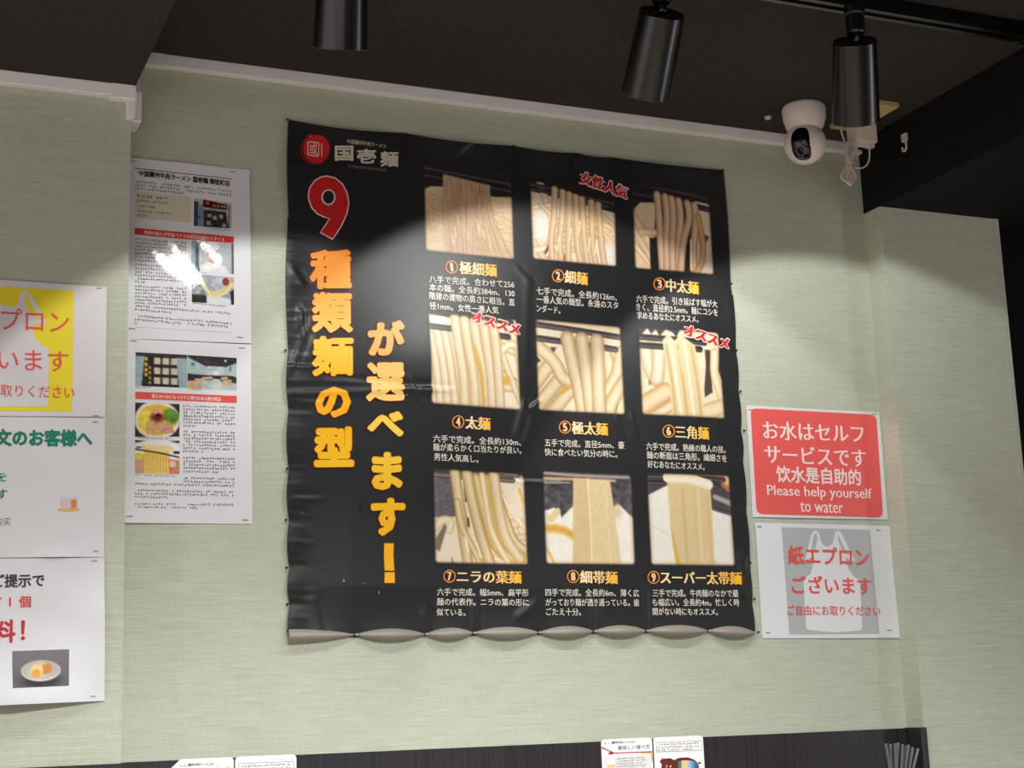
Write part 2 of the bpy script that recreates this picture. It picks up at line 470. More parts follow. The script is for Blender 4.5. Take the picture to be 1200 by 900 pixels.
# ------------------------------------------------------------------ a small painter for the printed photographs
def smooth(a, b, x):
    t = np.clip((x - a) / (b - a), 0, 1); return t * t * (3 - 2 * t)
def vnoise(w, h, n, seed):
    r = np.random.RandomState(seed); g = r.rand(n + 2, n + 2)
    y, x = np.mgrid[0:h, 0:w]; x = x / w * n; y = y / h * n
    xi = x.astype(int); yi = y.astype(int); fx = x - xi; fy = y - yi
    fx = fx * fx * (3 - 2 * fx); fy = fy * fy * (3 - 2 * fy)
    return (g[yi, xi] * (1 - fx) + g[yi, xi + 1] * fx) * (1 - fy) + (g[yi + 1, xi] * (1 - fx) + g[yi + 1, xi + 1] * fx) * fy
class Pic:
    def __init__(s, w, h, col=(20, 18, 18)):
        s.w, s.h = w, h; s.a = np.tile(np.array(col, float), (h, w, 1))
        y, x = np.mgrid[0:h, 0:w]; s.x = (x + 0.5) / w; s.y = (y + 0.5) / h; s.asp = h / w
        s.aa = 1.2 / w
    def blend(s, m, col):
        c = np.asarray(col, float)
        s.a = s.a * (1 - m[..., None]) + c * m[..., None]
    def rect(s, x0, y0, x1, y1, col, soft=None):
        e = soft or s.aa
        s.blend(smooth(x0 - e, x0 + e, s.x) * (1 - smooth(x1 - e, x1 + e, s.x)) * smooth(y0 - e, y0 + e, s.y) * (1 - smooth(y1 - e, y1 + e, s.y)), col)
    def oval(s, cx, cy, rx, ry, col, soft=0.06, a=1.0):
        d = np.sqrt(((s.x - cx) / rx) ** 2 + ((s.y - cy) / ry) ** 2); s.blend(a * (1 - smooth(1 - soft, 1 + soft, d)), col)
    def gon(s, pts, col, soft=None):
        e = soft or s.aa; n = len(pts); ins = np.zeros_like(s.x, bool); dm = np.full_like(s.x, 9.0)
        for i in range(n):
            (x0, y0), (x1, y1) = pts[i], pts[(i + 1) % n]
            if y0 != y1:
                c = ((y0 > s.y) != (y1 > s.y)) & (s.x < (x1 - x0) * (s.y - y0) / (y1 - y0) + x0); ins ^= c
            dx, dy = x1 - x0, y1 - y0; t = np.clip(((s.x - x0) * dx + (s.y - y0) * dy) / (dx * dx + dy * dy + 1e-9), 0, 1)
            dm = np.minimum(dm, np.hypot(s.x - x0 - t * dx, s.y - y0 - t * dy))
        s.blend(smooth(-e, e, np.where(ins, dm, -dm)), col)
    def strand(s, pts, r, base, edge, hi=None, p=2.2, side=-0.25, M=26):
        """a noodle or stick drawn along a smooth line, darker towards its rims"""
        P = np.array(pts, float); n = len(P)
        tt = np.linspace(0, n - 1, M); i = np.minimum(tt.astype(int), n - 2); f = (tt - i)[:, None]
        p0 = P[np.maximum(i - 1, 0)]; p1 = P[i]; p2 = P[i + 1]; p3 = P[np.minimum(i + 2, n - 1)]
        Q = 0.5 * (2 * p1 + (p2 - p0) * f + (2 * p0 - 5 * p1 + 4 * p2 - p3) * f ** 2 + (3 * p1 - p0 - 3 * p2 + p3) * f ** 3)
        best = np.full_like(s.x, 9.0); sg = np.zeros_like(s.x)
        for k in range(M - 1):
            (x0, y0), (x1, y1) = Q[k], Q[k + 1]
            dx, dy = x1 - x0, y1 - y0; l2 = dx * dx + dy * dy + 1e-12
            t = np.clip(((s.x - x0) * dx + (s.y - y0) * dy) / l2, 0, 1)
            ex = s.x - x0 - t * dx; ey = s.y - y0 - t * dy; d = np.hypot(ex, ey)
            w = d < best; best = np.where(w, d, best); sg = np.where(w, np.sign(dx * ey - dy * ex), sg)
        m = 1 - smooth(r - s.aa * 0.8, r + s.aa * 0.8, best)
        q = np.clip(sg * best / r, -1, 1)
        base = np.asarray(base, float); edge = np.asarray(edge, float)
        k = (np.abs(q) ** p)[..., None]
        c = base * (1 - k) + edge * k
        if hi is not None:
            k2 = np.exp(-((q - side) / 0.28) ** 2)[..., None]; c = c * (1 - 0.6 * k2) + np.asarray(hi, float) * 0.6 * k2
        s.a = s.a * (1 - m[..., None]) + c * m[..., None]
    def grain(s, amp, n, seed):
        s.a = s.a + ((vnoise(s.w, s.h, n, seed) - 0.5) * amp)[..., None]
    def fade(s, col, b=0.035, rad=0.05):
        """soft round-cornered edge fading into the poster's black"""
        dx = np.minimum(s.x, 1 - s.x); dy = np.minimum(s.y, 1 - s.y)
        qx = np.maximum(rad - dx, 0); qy = np.maximum(rad - dy, 0)
        d = np.where((dx < rad) & (dy < rad), rad - np.hypot(qx, qy), np.minimum(dx, dy))
        m = smooth(0.0, b, d); g = np.exp(-((d - b * 0.9) / (b * 0.6)) ** 2) * 0.35
        warm = np.array((214, 160, 110.0)); lum = (s.a.mean(2, keepdims=True) / 255)
        s.a = s.a * (1 - (g[..., None] * lum)) + warm * g[..., None] * lum
        s.a = s.a * m[..., None] + np.array(col, float) * (1 - m[..., None])
        return s

BLACK = (36, 36, 38)          # ink black of the poster
CR, CE, CH = (238, 216, 178), (203, 160, 104), (250, 240, 218)

def sticks(P, y0a, y0b, y1a, y1b, x_end1=1.0, x_end2=1.0, r=0.03, c=(58, 50, 50), hi=(128, 116, 116)):
    P.strand([(-0.1, y0a), (0.5, (y0a + y0b) / 2), (x_end1, y0b)], r, c, (34, 29, 29), hi, side=0.35)
    P.strand([(-0.1, y1a), (0.5, (y1a + y1b) / 2), (x_end2, y1b)], r, c, (34, 29, 29), hi, side=0.35)

def noodle_pic(k):
    P = Pic(104, 104, (40, 36, 36)); r = np.random.RandomState(40 + k)
    def mess(n, x0, y0, x1, y1, rad, base=CR, edge=CE, horiz=0.5):
        for _ in range(n):
            cx, cy = r.uniform(x0, x1), r.uniform(y0, y1); a = r.uniform(-1, 1) * 1.2 * horiz + (0 if r.rand() < 0.5 else 0.9); L = r.uniform(0.15, 0.4)
            dx, dy = math.cos(a) * L, math.sin(a) * L; bend = r.uniform(-0.1, 0.1)
            v = r.uniform(-14, 10)
            P.strand([(cx - dx, cy - dy), (cx + bend, cy + bend), (cx + dx, cy + dy)], rad * r.uniform(0.8, 1.2), np.array(base) + v, np.array(edge) + v, M=12)
    if k == 1:
        P.gon([(0, .32), (.08, .27), (.3, .25), (.8, .30), (1, .28), (1, 1), (0, 1)], (226, 200, 165))
        mess(90, 0, .36, 1, 1.0, .014, (230, 205, 168), (196, 158, 112))
        sticks(P, .06, .13, .14, .21, r=.026, c=(48, 44, 46), hi=(136, 126, 128))
        for i in range(30):
            x = .235 + .5 * i / 29; fl = max(0, (i - 19) / 10) ** 1.5 * .24; w = r.uniform(-.012, .012)
            v = r.uniform(-14, 10)
            P.strand([(x, .125 + .06 * i / 29), (x + w, .3), (x + w * 2 + fl * .25, .6), (x + r.uniform(-.02, .02) + fl, 1.05)], .0125, np.array((210, 176, 142)) + v, np.array((158, 118, 86)) + v, (228, 198, 168), M=14)
        for i in range(8):
            x = r.uniform(.3, .85); y = r.uniform(.5, .8); P.strand([(x, y), (x + .01, y + .1)], .006, (244, 222, 176), (236, 205, 150), M=6)
    elif k == 2:
        P.gon([(0, .14), (1, .30), (1, 1), (0, 1)], (238, 222, 198))
        mess(16, 0, .3, .3, .9, .035, (240, 226, 202), (206, 158, 104)); mess(12, .75, .38, 1, .8, .03, (238, 214, 176), (204, 156, 98), horiz=.2)
        P.oval(.9, .9, .16, .2, (240, 232, 222), .4); P.oval(.12, .6, .1, .16, (238, 230, 220), .5)
        for x, y in ((.16, .9), (.2, .95), (.36, .99)): P.strand([(x, y), (x + .05, y - .12)], .012, (50, 36, 26), (80, 58, 40), M=6)
        sticks(P, .04, .18, .10, .22, r=.026, c=(50, 46, 48), hi=(140, 130, 132), x_end2=.9)
        for i, x in enumerate((.29, .38, .455, .53, .60, .71, .79)):
            sw = (-.06, -.05, -.03, .0, .02, 0.0, .03)[i]
            P.strand([(x, .08 + .022 * i), (x + sw * .3, .4), (x + sw, .75), (x + sw * .4 + (.05 if i > 2 else -.02), 1.06)], .038, (226, 196, 158), (182, 138, 92), (238, 214, 182))
        for x, y in ((.55, .62), (.66, .82), (.44, .72), (.74, .85), (.3, .85)): P.strand([(x, y), (x + .02, y - .16)], .01, (250, 236, 196), (238, 210, 150), M=6)
    elif k == 3:
        P.gon([(.03, .3), (.1, .22), (.3, .2), (.26, .6), (.2, 1), (0, 1)], (232, 206, 172))
        mess(6, .06, .35, .16, .9, .045, (236, 212, 180), (196, 150, 104), horiz=.1)
        P.strand([(.1, .56), (.4, .55)], .045, (236, 208, 164), (198, 150, 100)); P.rect(.2, .62, .4, 1, (34, 28, 30))
        P.gon([(.8, .12), (1, .14), (1, 1), (.75, 1)], (236, 214, 186)); P.gon([(.82, .48), (.96, .54), (.84, .74)], (48, 34, 34)); P.oval(.93, .85, .1, .25, (226, 208, 184), .4)
        sticks(P, -.02, .06, .10, .2, x_end1=.93, x_end2=.96, r=.036, c=(48, 42, 44), hi=(110, 98, 100))
        for i, x in enumerate((.32, .42, .5, .59, .70, .79)):
            e = (.03, -.02, -.03, -.05, -.14, -.06)[i]
            P.strand([(x, .1 + .015 * i), (x + .01, .35), (x + e * .6, .65), (x + e, 1.06)], .046, (222, 188, 154), (164, 120, 88), (236, 210, 178))
        P.strand([(.83, .3), (.87, .6), (.84, .85), (.72, 1.05)], .04, (216, 170, 122), (168, 112, 70)); P.strand([(.72, .6), (.7, .95)], .014, (252, 230, 186), (230, 190, 130), M=8)
    elif k == 4:
        P.gon([(0, .03), (.2, .05), (.2, .12), (1, 0), (1, 1), (0, 1)], (244, 230, 206)); P.rect(0, .0, .22, .03, (50, 50, 52), .03)
        for x in (.02, .1, .18, .26): P.strand([(x, .2), (x + .05, .55), (x + .1, 1.05)], .055, (238, 222, 196), (196, 156, 104))
        mess(7, .85, .3, 1, .9, .045, (240, 226, 202), (206, 158, 88))
        P.oval(.84, .68, .05, .05, (226, 176, 80), .5)
        sticks(P, -.05, .05, .16, .21, x_end1=.92, x_end2=.88, r=.034, c=(74, 70, 68), hi=(98, 94, 92))
        P.rect(.0, .055, .26, .115, (246, 234, 206), .012)
        for i, x in enumerate((.3, .405, .51, .615, .72)):
            e = (.07, .08, .1, .06, .04)[i]
            P.strand([(x, .06 + .012 * i), (x + .02, .3), (x + e * .9, .7), (x + e, 1.08)], .056, (232, 213, 180), (194, 156, 102), (244, 229, 202))
        P.strand([(.5, .35), (.56, .6), (.58, .95)], .018, (222, 178, 84), (212, 164, 76))
    elif k == 5:
        P.a[:] = (244, 228, 198); P.gon([(0, .05), (.1, -.05), (.0, -.05)], (50, 48, 50))
        P.gon([(0, .38), (.06, .46), (.0, .5)], (66, 58, 54)); P.gon([(.17, .3), (.24, .3), (.2, .38)], (90, 74, 62)); P.gon([(.94, .62), (.8, 1), (.88, 1), (1, .62)], (70, 50, 36))
        for pts in ([(-.05, .75), (.15, .5)], [(.0, .95), (.28, .62)], [(.12, 1.05), (.38, .75)], [(.0, .28), (.2, .45), (.3, .62), (.4, .66)], [(.8, .3), (.85, .6), (.8, .75)], [(.98, .3), (.92, .55), (.8, .75)], [(1.0, .62), (.85, .85), (.78, 1.05)]):
            P.strand(pts, .075, (240, 222, 188), (192, 146, 84))
        P.strand([(.28, .78), (.36, .72)], .03, (222, 170, 84), (232, 196, 130), M=6)
        sticks(P, .06, .13, .21, .27, x_end1=.99, x_end2=.92, r=.033, c=(84, 72, 74), hi=(150, 138, 140))
        for x, e in ((.37, .16), (.535, .08), (.71, -.01)):
            P.strand([(x, .19), (x + e * .25, .4), (x + e * .7, .75), (x + e, 1.1)], .081, (232, 212, 176), (184, 142, 92), (243, 226, 196), side=-.1)
        P.grain(7, 70, 77)
    elif k == 6:
        P.a[:] = (242, 226, 192); P.gon([(0, .14), (.06, .08), (.12, .02), (.16, .08), (.22, .03), (.26, .1), (.34, .02), (.42, .05), (.46, .1), (.52, .0), (.7, .02), (1, .0), (1, -.1), (0, -.1)], (50, 50, 52))
        P.gon([(.1, .57), (.14, .53), (.19, .6), (.11, .66)], (96, 78, 64)); P.gon([(.8, .22), (.87, .22), (.86, .5), (.86, .7), (.76, .76), (.76, .66), (.8, .4)], (78, 64, 60))
        P.gon([(.98, .2), (.95, .45), (1, .6), (1.1, .4)], (50, 50, 52))
        P.strand([(.08, .2), (.12, .45), (.2, .6)], .08, (238, 224, 202), (208, 172, 116)); P.strand([(.25, .2), (.22, .5), (.2, .58)], .08, (240, 228, 208), (200, 164, 112))
        P.strand([(0, .9), (.3, .72)], .1, (244, 224, 186), (204, 152, 86)); P.strand([(.1, 1.03), (.38, .86)], .06, (246, 230, 196), (190, 136, 80)); P.strand([(.92, .25), (.9, .5), (.97, .75), (1, 1)], .05, (248, 232, 200), (216, 178, 112)); P.strand([(.7, .95), (.98, .85)], .09, (244, 226, 192), (212, 170, 112))
        sticks(P, .12, .14, .215, .22, x_end1=.8, x_end2=.74, r=.036, c=(50, 44, 46), hi=(118, 106, 108))
        P.gon([(.29, .15), (.36, .07), (.44, .14), (.5, .07), (.56, .1), (.68, .18), (.72, .5), (.74, 1.02), (.36, 1.02), (.34, .6)], (234, 212, 166))
        for pts, c in (([(.38, .14), (.42, .5), (.47, 1.05)], (250, 240, 216)), ([(.55, .14), (.58, .5), (.62, 1.05)], (250, 240, 214))): P.strand(pts, .026, c, (232, 206, 156))
        for pts in ([(.47, .2), (.5, .5), (.54, 1.05)], [(.63, .2), (.68, .6), (.7, 1.05)], [(.33, .2), (.38, .6), (.4, 1.05)]): P.strand(pts, .02, (216, 182, 124), (230, 202, 152))
        P.strand([(.48, .25), (.51, .5)], .006, (252, 238, 190), (240, 214, 160), M=6)
    elif k == 7:
        P.a[:] = (246, 230, 204)
        P.rect(-.1, -.1, .3, .52, (104, 98, 104)); P.grain(26, 40, 5)
        P.rect(-.1, -.1, 1.1, .05, (52, 50, 52), .05)
        P.gon([(0, .62), (.1, .52), (.26, .5), (.24, .46), (.35, .4), (.35, 1.02), (0, 1.02)], (242, 226, 200)); P.strand([(.02, .62), (.1, .55), (.18, .56), (.16, .64)], .045, (242, 228, 196), (214, 182, 126))
        P.gon([(.02, .74), (.12, .58), (.14, .62), (.06, .87), (.01, .84)], (128, 112, 100)); P.gon([(.18, .93), (.21, 1.0), (.19, 1.0)], (70, 56, 46))
        mess(8, .84, .45, 1, .9, .04, (246, 230, 200), (220, 178, 112), horiz=.3); P.gon([(.7, .06), (.92, .06), (.96, .14), (.92, .24), (1, .5), (.86, .5)], (246, 230, 206)); P.strand([(.93, .18), (.97, .32)], .02, (230, 190, 100), (238, 210, 150), M=6)
        sticks(P, -.05, .03, .07, .09, x_end1=.91, x_end2=.86, r=.03, c=(112, 102, 98), hi=(166, 156, 156))
        G, GE, GH = (226, 206, 160), (176, 134, 70), (242, 228, 194)
        P.strand([(.34, .2), (.36, .45), (.37, .6)], .012, (70, 58, 50), (90, 74, 60), M=6)
        P.strand([(.7, .3), (.76, .5), (.86, .75), (1.0, .85)], .05, G, GE, GH)
        P.strand([(.58, .1), (.62, .4), (.72, .75), (.95, .92)], .05, (222, 186, 112), (204, 156, 76))
        P.strand([(.46, .1), (.52, .4), (.66, .8), (.88, .98)], .06, (222, 190, 124), (200, 154, 82), GH)
        P.strand([(.24, .05), (.27, .3), (.3, .6), (.36, 1.05)], .055, G, GE, GH); P.strand([(.26, .35), (.3, .6), (.42, .85), (.5, 1.05)], .035, (232, 210, 164), GE)
        P.strand([(.37, .06), (.42, .35), (.5, .7), (.6, 1.05)], .06, G, GE, GH)
        P.strand([(.53, .05), (.56, .3), (.62, .65), (.78, .98)], .03, (246, 232, 200), (216, 178, 108)); P.strand([(.66, .06), (.7, .4), (.76, .7), (.9, .93)], .058, (234, 214, 172), (204, 160, 92), (248, 236, 208))
        for x, y, d in ((.35, .36, .02), (.45, .78, .04), (.33, .72, .03)): P.strand([(x, y), (x + d, y + .14)], .012, (252, 240, 214), (246, 228, 190), M=6)
    elif k == 8:
        P.a[:] = (84, 80, 84); P.grain(46, 30, 8); P.rect(-.1, -.1, 1.1, .02, (54, 52, 54), .03); P.rect(.3, -.1, 1.1, .12, (74, 70, 72), .02)
        P.strand([(-.1, .03), (.4, .05), (.95, .05)], .02, (170, 160, 166), (100, 92, 96)); P.strand([(-.1, .09), (.3, .09), (.8, .09)], .018, (206, 176, 140), (120, 96, 80)); P.strand([(-.1, .15), (.3, .13)], .008, (190, 176, 166), (120, 108, 100)); P.strand([(.2, 0.0), (.45, .0)], .015, (190, 60, 60), (120, 50, 50), M=6)
        P.gon([(0, .44), (.12, .40), (.18, .44), (.2, .5), (.28, .42), (.36, .35), (.4, 1.02), (0, 1.02)], (246, 242, 228)); P.strand([(.08, .52), (.16, .43)], .03, (236, 216, 160), (224, 196, 120), M=6)
        P.strand([(0, .62), (.2, .63), (.36, .72)], .055, (224, 172, 66), (250, 226, 170), p=1.4); P.gon([(0, .72), (.2, .74), (.4, .85), (.4, 1.02), (0, 1.02)], (248, 242, 228)); P.strand([(.02, .82), (.1, .98)], .02, (232, 190, 110), (244, 224, 180), M=6)
        P.gon([(.78, .37), (.84, .35), (1, .5), (1, 1.02), (.78, 1.02)], (248, 242, 230)); P.oval(.82, .42, .04, .08, (228, 210, 170), .6)
        P.gon([(.345, .08), (.745, .09), (.78, .4), (.84, 1.02), (.3, 1.02), (.33, .4)], (232, 208, 160))
        P.gon([(.345, .08), (.5, .085), (.51, 1.02), (.3, 1.02), (.33, .4)], (224, 196, 146))
        P.strand([(.5, .085), (.51, .5), (.51, 1.05)], .01, (250, 236, 204), (232, 208, 160)); P.strand([(.69, .09), (.7, .5), (.72, 1.05)], .007, (242, 224, 184), (232, 208, 160)); P.grain(8, 30, 9)
    elif k == 9:
        P.a[:] = (240, 236, 226); P.gon([(-.1, -.1), (1.1, -.1), (1.1, .48), (.78, .4), (.25, .14), (0, .26), (-.1, .3)], (76, 70, 74))
        P.strand([(.8, .25), (1, .32)], .035, (180, 174, 176), (92, 86, 88)); P.strand([(.8, .36), (1, .42)], .02, (60, 54, 56), (110, 104, 106)); P.gon([(.5, -.1), (1.1, -.1), (1.1, .16), (.9, .12), (.85, .03), (.5, .02)], (196, 112, 80)); P.gon([(.88, .12), (1.1, .14), (1.1, .22), (.95, .18)], (214, 96, 78)); P.rect(.93, .0, 1.1, .12, (240, 196, 140), .03)
        sticks(P, .04, .06, .11, .13, x_end1=.92, x_end2=.84, r=.026, c=(50, 46, 48), hi=(150, 138, 142))
        P.gon([(0, .26), (.24, .14), (.26, 1.02), (0, 1.02)], (242, 238, 226)); P.strand([(.02, .56), (.24, .68)], .006, (216, 204, 180), (236, 230, 216), M=6)
        P.gon([(.24, .05), (.5, .06), (.75, .09), (.755, .35), (.75, .75), (.7, .85), (.72, 1.02), (.32, 1.02), (.27, .7), (.25, .4)], (226, 200, 150))
        P.gon([(.25, .5), (.32, .85), (.37, 1.02), (.3, 1.02), (.27, .75)], (222, 182, 84)); P.gon([(.7, .82), (.78, .98), (.84, 1.02), (.6, 1.02)], (234, 206, 158), .05)
        for x, c in ((.42, (216, 184, 134)), (.55, (222, 196, 148)), (.6, (234, 212, 168)), (.71, (222, 192, 134))): P.strand([(x, .18), (x, .5), (x + .01, .95)], .03, c, (226, 200, 150), p=1.3)
        P.strand([(.25, .055), (.48, .06), (.73, .12)], .055, (246, 236, 214), (236, 220, 186))
    P.grain(7, 50, k)
    return P.fade(BLACK)

# ------------------------------------------------------------------ the poster
PX0, PX1 = 0.2660 * YW, 0.6145 * YW
PZ0, PZ1 = HC + 0.0479 * YW, HC + 0.4046 * YW
def crease(X, Z, pts, w, amp):
    """a soft fold in the vinyl along a line between two points"""
    (x0, z0), (x1, z1) = pts; dx, dz = x1 - x0, z1 - z0; L2 = dx * dx + dz * dz
    t = ((X - x0) * dx + (Z - z0) * dz) / L2; tc = np.clip(t, 0, 1)
    d = (X - x0) * dz - (Z - z0) * dx; d = d / math.sqrt(L2)
    fade = np.exp(-((t - tc) * math.sqrt(L2) / 0.012) ** 2)
    return amp * fade * (np.exp(-(d / w) ** 2) - 0.6 * np.exp(-((d + 1.6 * w) / w) ** 2))
def XZ(px, py):
    p = at(px, py); return float(p[0]), float(p[2])
FOLDS = []
for a, c, w, amp in (((340, 462), (500, 458), .006, .0022), ((388, 448), (470, 456), .005, .0016), ((480, 452), (490, 470), .004, .0016), ((498, 459), (520, 459), .005, .0022),
                     ((617, 330), (613, 480), .008, .0005), ((607, 318), (618, 330), .005, .0006), ((612, 478), (604, 508), .006, .0035), ((622, 478), (628, 474), .005, .003), ((609, 565), (650, 566), .004, .0016),
                     ((690, 488), (693, 500), .005, .002), ((722, 492), (726, 502), .005, .002), ((740, 494), (744, 508), .005, .002), ((836, 505), (838, 515), .005, .002), ((352, 370), (350, 380), .006, .002), ((356, 392), (342, 430), .005, .0026), ((350, 366), (354, 390), .005, .0022),
                     ((339, 430), (360, 431), .004, .0018), ((345, 470), (365, 472), .004, .0014), ((345, 585), (368, 585), .004, .0014), ((366, 706), (372, 736), .008, .0014), ((496, 722), (500, 742), .007, .0018), ((345, 322), (352, 332), .006, .002), ((610, 720), (620, 712), .008, .002),
                     ((558, 160), (540, 175), .006, .002), ((680, 180), (672, 192), .005, .0018), ((866, 655), (870, 680), .006, .003), ((876, 660), (873, 690), .005, .003), ((755, 700), (757, 738), .007, .0016), ((555, 716), (554, 742), .006, .0014), ((693, 712), (694, 740), .006, .0022)):
    FOLDS.append((XZ(*a), XZ(*c), w, amp))
for i in range(34):                                   # short crinkles along the left edge
    y = 160 + i * 17 + random.uniform(-5, 5); x = 338 + random.uniform(0, 4); L = random.uniform(6, 22)
    FOLDS.append((XZ(x, y), XZ(x + L, y + random.uniform(-1, 2)), random.uniform(.002, .004), random.uniform(.0004, .0011)))
TX = [416, 497.5, 553.5, 630.5, 694.5, 756, 829, 884]     # tacks along the bottom edge
TXm = [float(XZ(x, 741)[0]) for x in TX]
TOPm = [float(XZ(x, y)[0]) for x, y in ((336, 140), (474, 157), (601, 171), (676, 184), (714, 187), (845, 200))]
def scall(v, knots):
    """0 at the knots, 1 half way between them"""
    k = np.asarray(sorted(knots)); i = np.clip(np.searchsorted(k, v) - 1, 0, len(k) - 2)
    t = np.clip((v - k[i]) / (k[i + 1] - k[i]), 0, 1); return np.sin(np.pi * t)
LKz = [XZ(336, y)[1] for y in (138, 262, 410, 480, 549, 609, 665, 708, 760)]
RKz = [XZ(860, y)[1] for y in (196, 333, 411, 458, 505, 541, 600, 660, 708, 760)]
def bulge(X, Z):
    X = np.asarray(X, float); Z = np.asarray(Z, float)
    u = (X - PX0) / (PX1 - PX0); v = (Z - PZ0) / (PZ1 - PZ0)
    eu = np.clip(np.minimum(u, 1 - u) / 0.12, 0, 1); ev = np.clip(np.minimum(v, 1 - v) / 0.10, 0, 1)
    d = 0.0025 + 0.004 * eu * ev + 0.0025 * np.sin(5.1 * u + 3 * v) * eu * ev + 0.0014 * np.sin(11 * u - 7 * v + 1) * eu * ev
    gx, gz = XZ(482, 425); d = d + 0.0075 * np.exp(-(((X - gx) / 0.12) ** 2 + ((Z - gz) / 0.085) ** 2))
    d = d + 0.0075 * scall(X, TOPm) * np.exp(-((1 - v) / 0.035) ** 2)
    d = d + 0.005 * scall(Z, LKz) * np.exp(-(u / 0.03) ** 2) + 0.0025 * scall(Z, RKz) * np.exp(-((1 - u) / 0.025) ** 2)
    d = d + 0.003 * scall(X, [PX0] + TXm) * np.exp(-(v / 0.03) ** 2)
    for a, c, w, amp in FOLDS: d = d + crease(X, Z, (a, c), w, amp)
    return np.maximum(d, 0.0008)
POS = Sheet(YW, bulge)

def poster():
    root = empty('noodle_poster', (0.5 * (PX0 + PX1), YW, PZ0), 'large black poster pinned to the green wall, nine noodle photographs and gold Japanese headline', 'poster')
    NU, NV = 260, 260
    u, v = np.meshgrid(np.linspace(0, 1, NU), np.linspace(0, 1, NV))
    X = PX0 + u * (PX1 - PX0); Z = PZ0 + v * (PZ1 - PZ0)
    eL = -0.0045 * scall(Z, LKz) + 0.002; eR = 0.0016 * scall(Z, RKz) - 0.0006
    X = X - eL * np.exp(-(u / 0.03) ** 2) * -1 + eR * np.exp(-((1 - u) / 0.03) ** 2)
    Z = Z - 0.008 * scall(X, TOPm) * np.exp(-((1 - v) / 0.03) ** 2) * (1 - 0.4 * u) + (0.006 + 0.006 * scall(X, [PX0 - 0.08] + TXm)) * np.exp(-(v / 0.03) ** 2)
    V = POS.P(X.ravel(), Z.ravel(), 0)
    F = [(r * NU + k, r * NU + k + 1, (r + 1) * NU + k + 1, (r + 1) * NU + k) for r in range(NV - 1) for k in range(NU - 1)]
    C = np.tile(lin(BLACK), (NU * NV, 1)).reshape(NV, NU, 3)
    C[int(NV * .8):, 0] = lin((190, 180, 170)); C[int(NV * .72):, -1] = lin((190, 176, 160))
    mb = MB(); mb.add(V, F, 0, C.reshape(-1, 3)); 
    # flaking specks of print
    for _ in range(46):
        x, y = random.uniform(345, 870), random.uniform(250, 730); r = random.uniform(.4, 1.2)
        if 492 < x and not (610 < x < 624 or 735 < x < 746): continue
        poly(mb, POS, ell(x, y, r, r * random.uniform(.7, 1.6), 7), 0.0006, random.choice(((26, 26, 28), (26, 26, 28), (30, 29, 30), (120, 118, 116))))
    poly(mb, POS, [(419, 586), (421, 585), (421.5, 604), (419.5, 606)], 0.0006, (24, 24, 26)); poly(mb, POS, ell(401, 681, .8, 1.8, 8), 0.0006, (170, 168, 164)); poly(mb, POS, ell(442, 695, .7, 1.8, 8), 0.0006, (160, 158, 154))
    mb.build('vinyl_sheet', MT['vinyl'], root, smooth=True)
    # rolled-up hem between the bottom tacks, showing the grey back of the vinyl
    ty = [744, 743.5, 742, 741.5, 740, 739.5, 739.5, 742]
    segs = [((336, 745), (416, 744))] + [((TX[i], ty[i]), (TX[i + 1], ty[i + 1])) for i in range(len(TX) - 1)]
    for i, (a, c) in enumerate(segs):
        hb = MB(); n, k = 22, 10; V = []
        hgt = 6.8 if i else 7.4
        for s in range(n + 1):
            t = s / n; w = math.sin(math.pi * t) ** 0.75 if i else math.sin(math.pi * (0.5 + 0.5 * t)) ** 0.75
            px = a[0] + t * (c[0] - a[0]); py = a[1] + t * (c[1] - a[1]); w = max(w, 0.03)
            X, Zt = XZ(px, py - hgt * w); _, Zb = XZ(px, py + hgt * 1.08 * w)
            for q in range(k + 1):
                z = q / k; d = 0.004 + 0.013 * w * math.sin(math.pi * (0.06 + 0.80 * z)) ** 0.8
                V.append((X, YW - d, Zt + z * (Zb - Zt)))
        hb.add(V, [(s * (k + 1) + q, s * (k + 1) + q + 1, (s + 1) * (k + 1) + q + 1, (s + 1) * (k + 1) + q) for s in range(n) for q in range(k)])
        hb.build('rolled_hem', MT['hem'], root, smooth=True)
    # tacks
    tk = [(x, y, 1) for x, y in zip(TX[:-1], ty)] + [(335.5, 549.5, 0), (334.5, 609.5, 0), (335, 665.5, 0), (336, 708.5, 0), (336, 739, 0), (334, 411, 0), (336, 141, 0), (846, 200, 0), (474, 157.5, 0), (601, 171.5, 0), (714, 187, 0), (856, 333, 0), (862, 411, 0), (866.5, 459, 0), (871, 505, 0), (878, 660, 0), (883, 702, 0), (887, 741, 0)]
    for x, y, k in tk:
        t = MB(); X, Z = XZ(x, y); d = float(bulge(np.array(X), np.array(Z))) + (0.006 if k else 0.001)
        t.lathe([(0.0, d + 0.0022), (0.0016, d + 0.0018), (0.0021, d + 0.0005), (0.0021, d - 0.001), (0.0005, d - 0.001), (0.0005, 0.0004)], (X, YW, Z), (0, -1, 0), n=10)
        t.build('tack', MT['tackw' if k else 'tack'], root, smooth=True)
    # photographs
    QS = [((495, 190), (598.5, 204), (602, 306), (497, 295)), ((619, 212), (718.5, 225), (721.5, 314), (622, 305)), ((738, 216), (829.5, 228), (835.5, 323.5), (742, 316)),
          ((499, 366), (604.5, 375), (609.5, 482), (502, 475)), ((625, 374), (726.5, 383), (732, 487), (629, 482)), ((746, 383), (840.5, 390), (848.5, 492), (750.5, 487)),
          ((504.5, 549), (613, 555), (618, 663), (507, 661)), ((634, 551), (739, 555.5), (743, 663), (637.5, 662)), ((755.5, 554), (853.5, 557), (861, 664), (760.5, 663))]
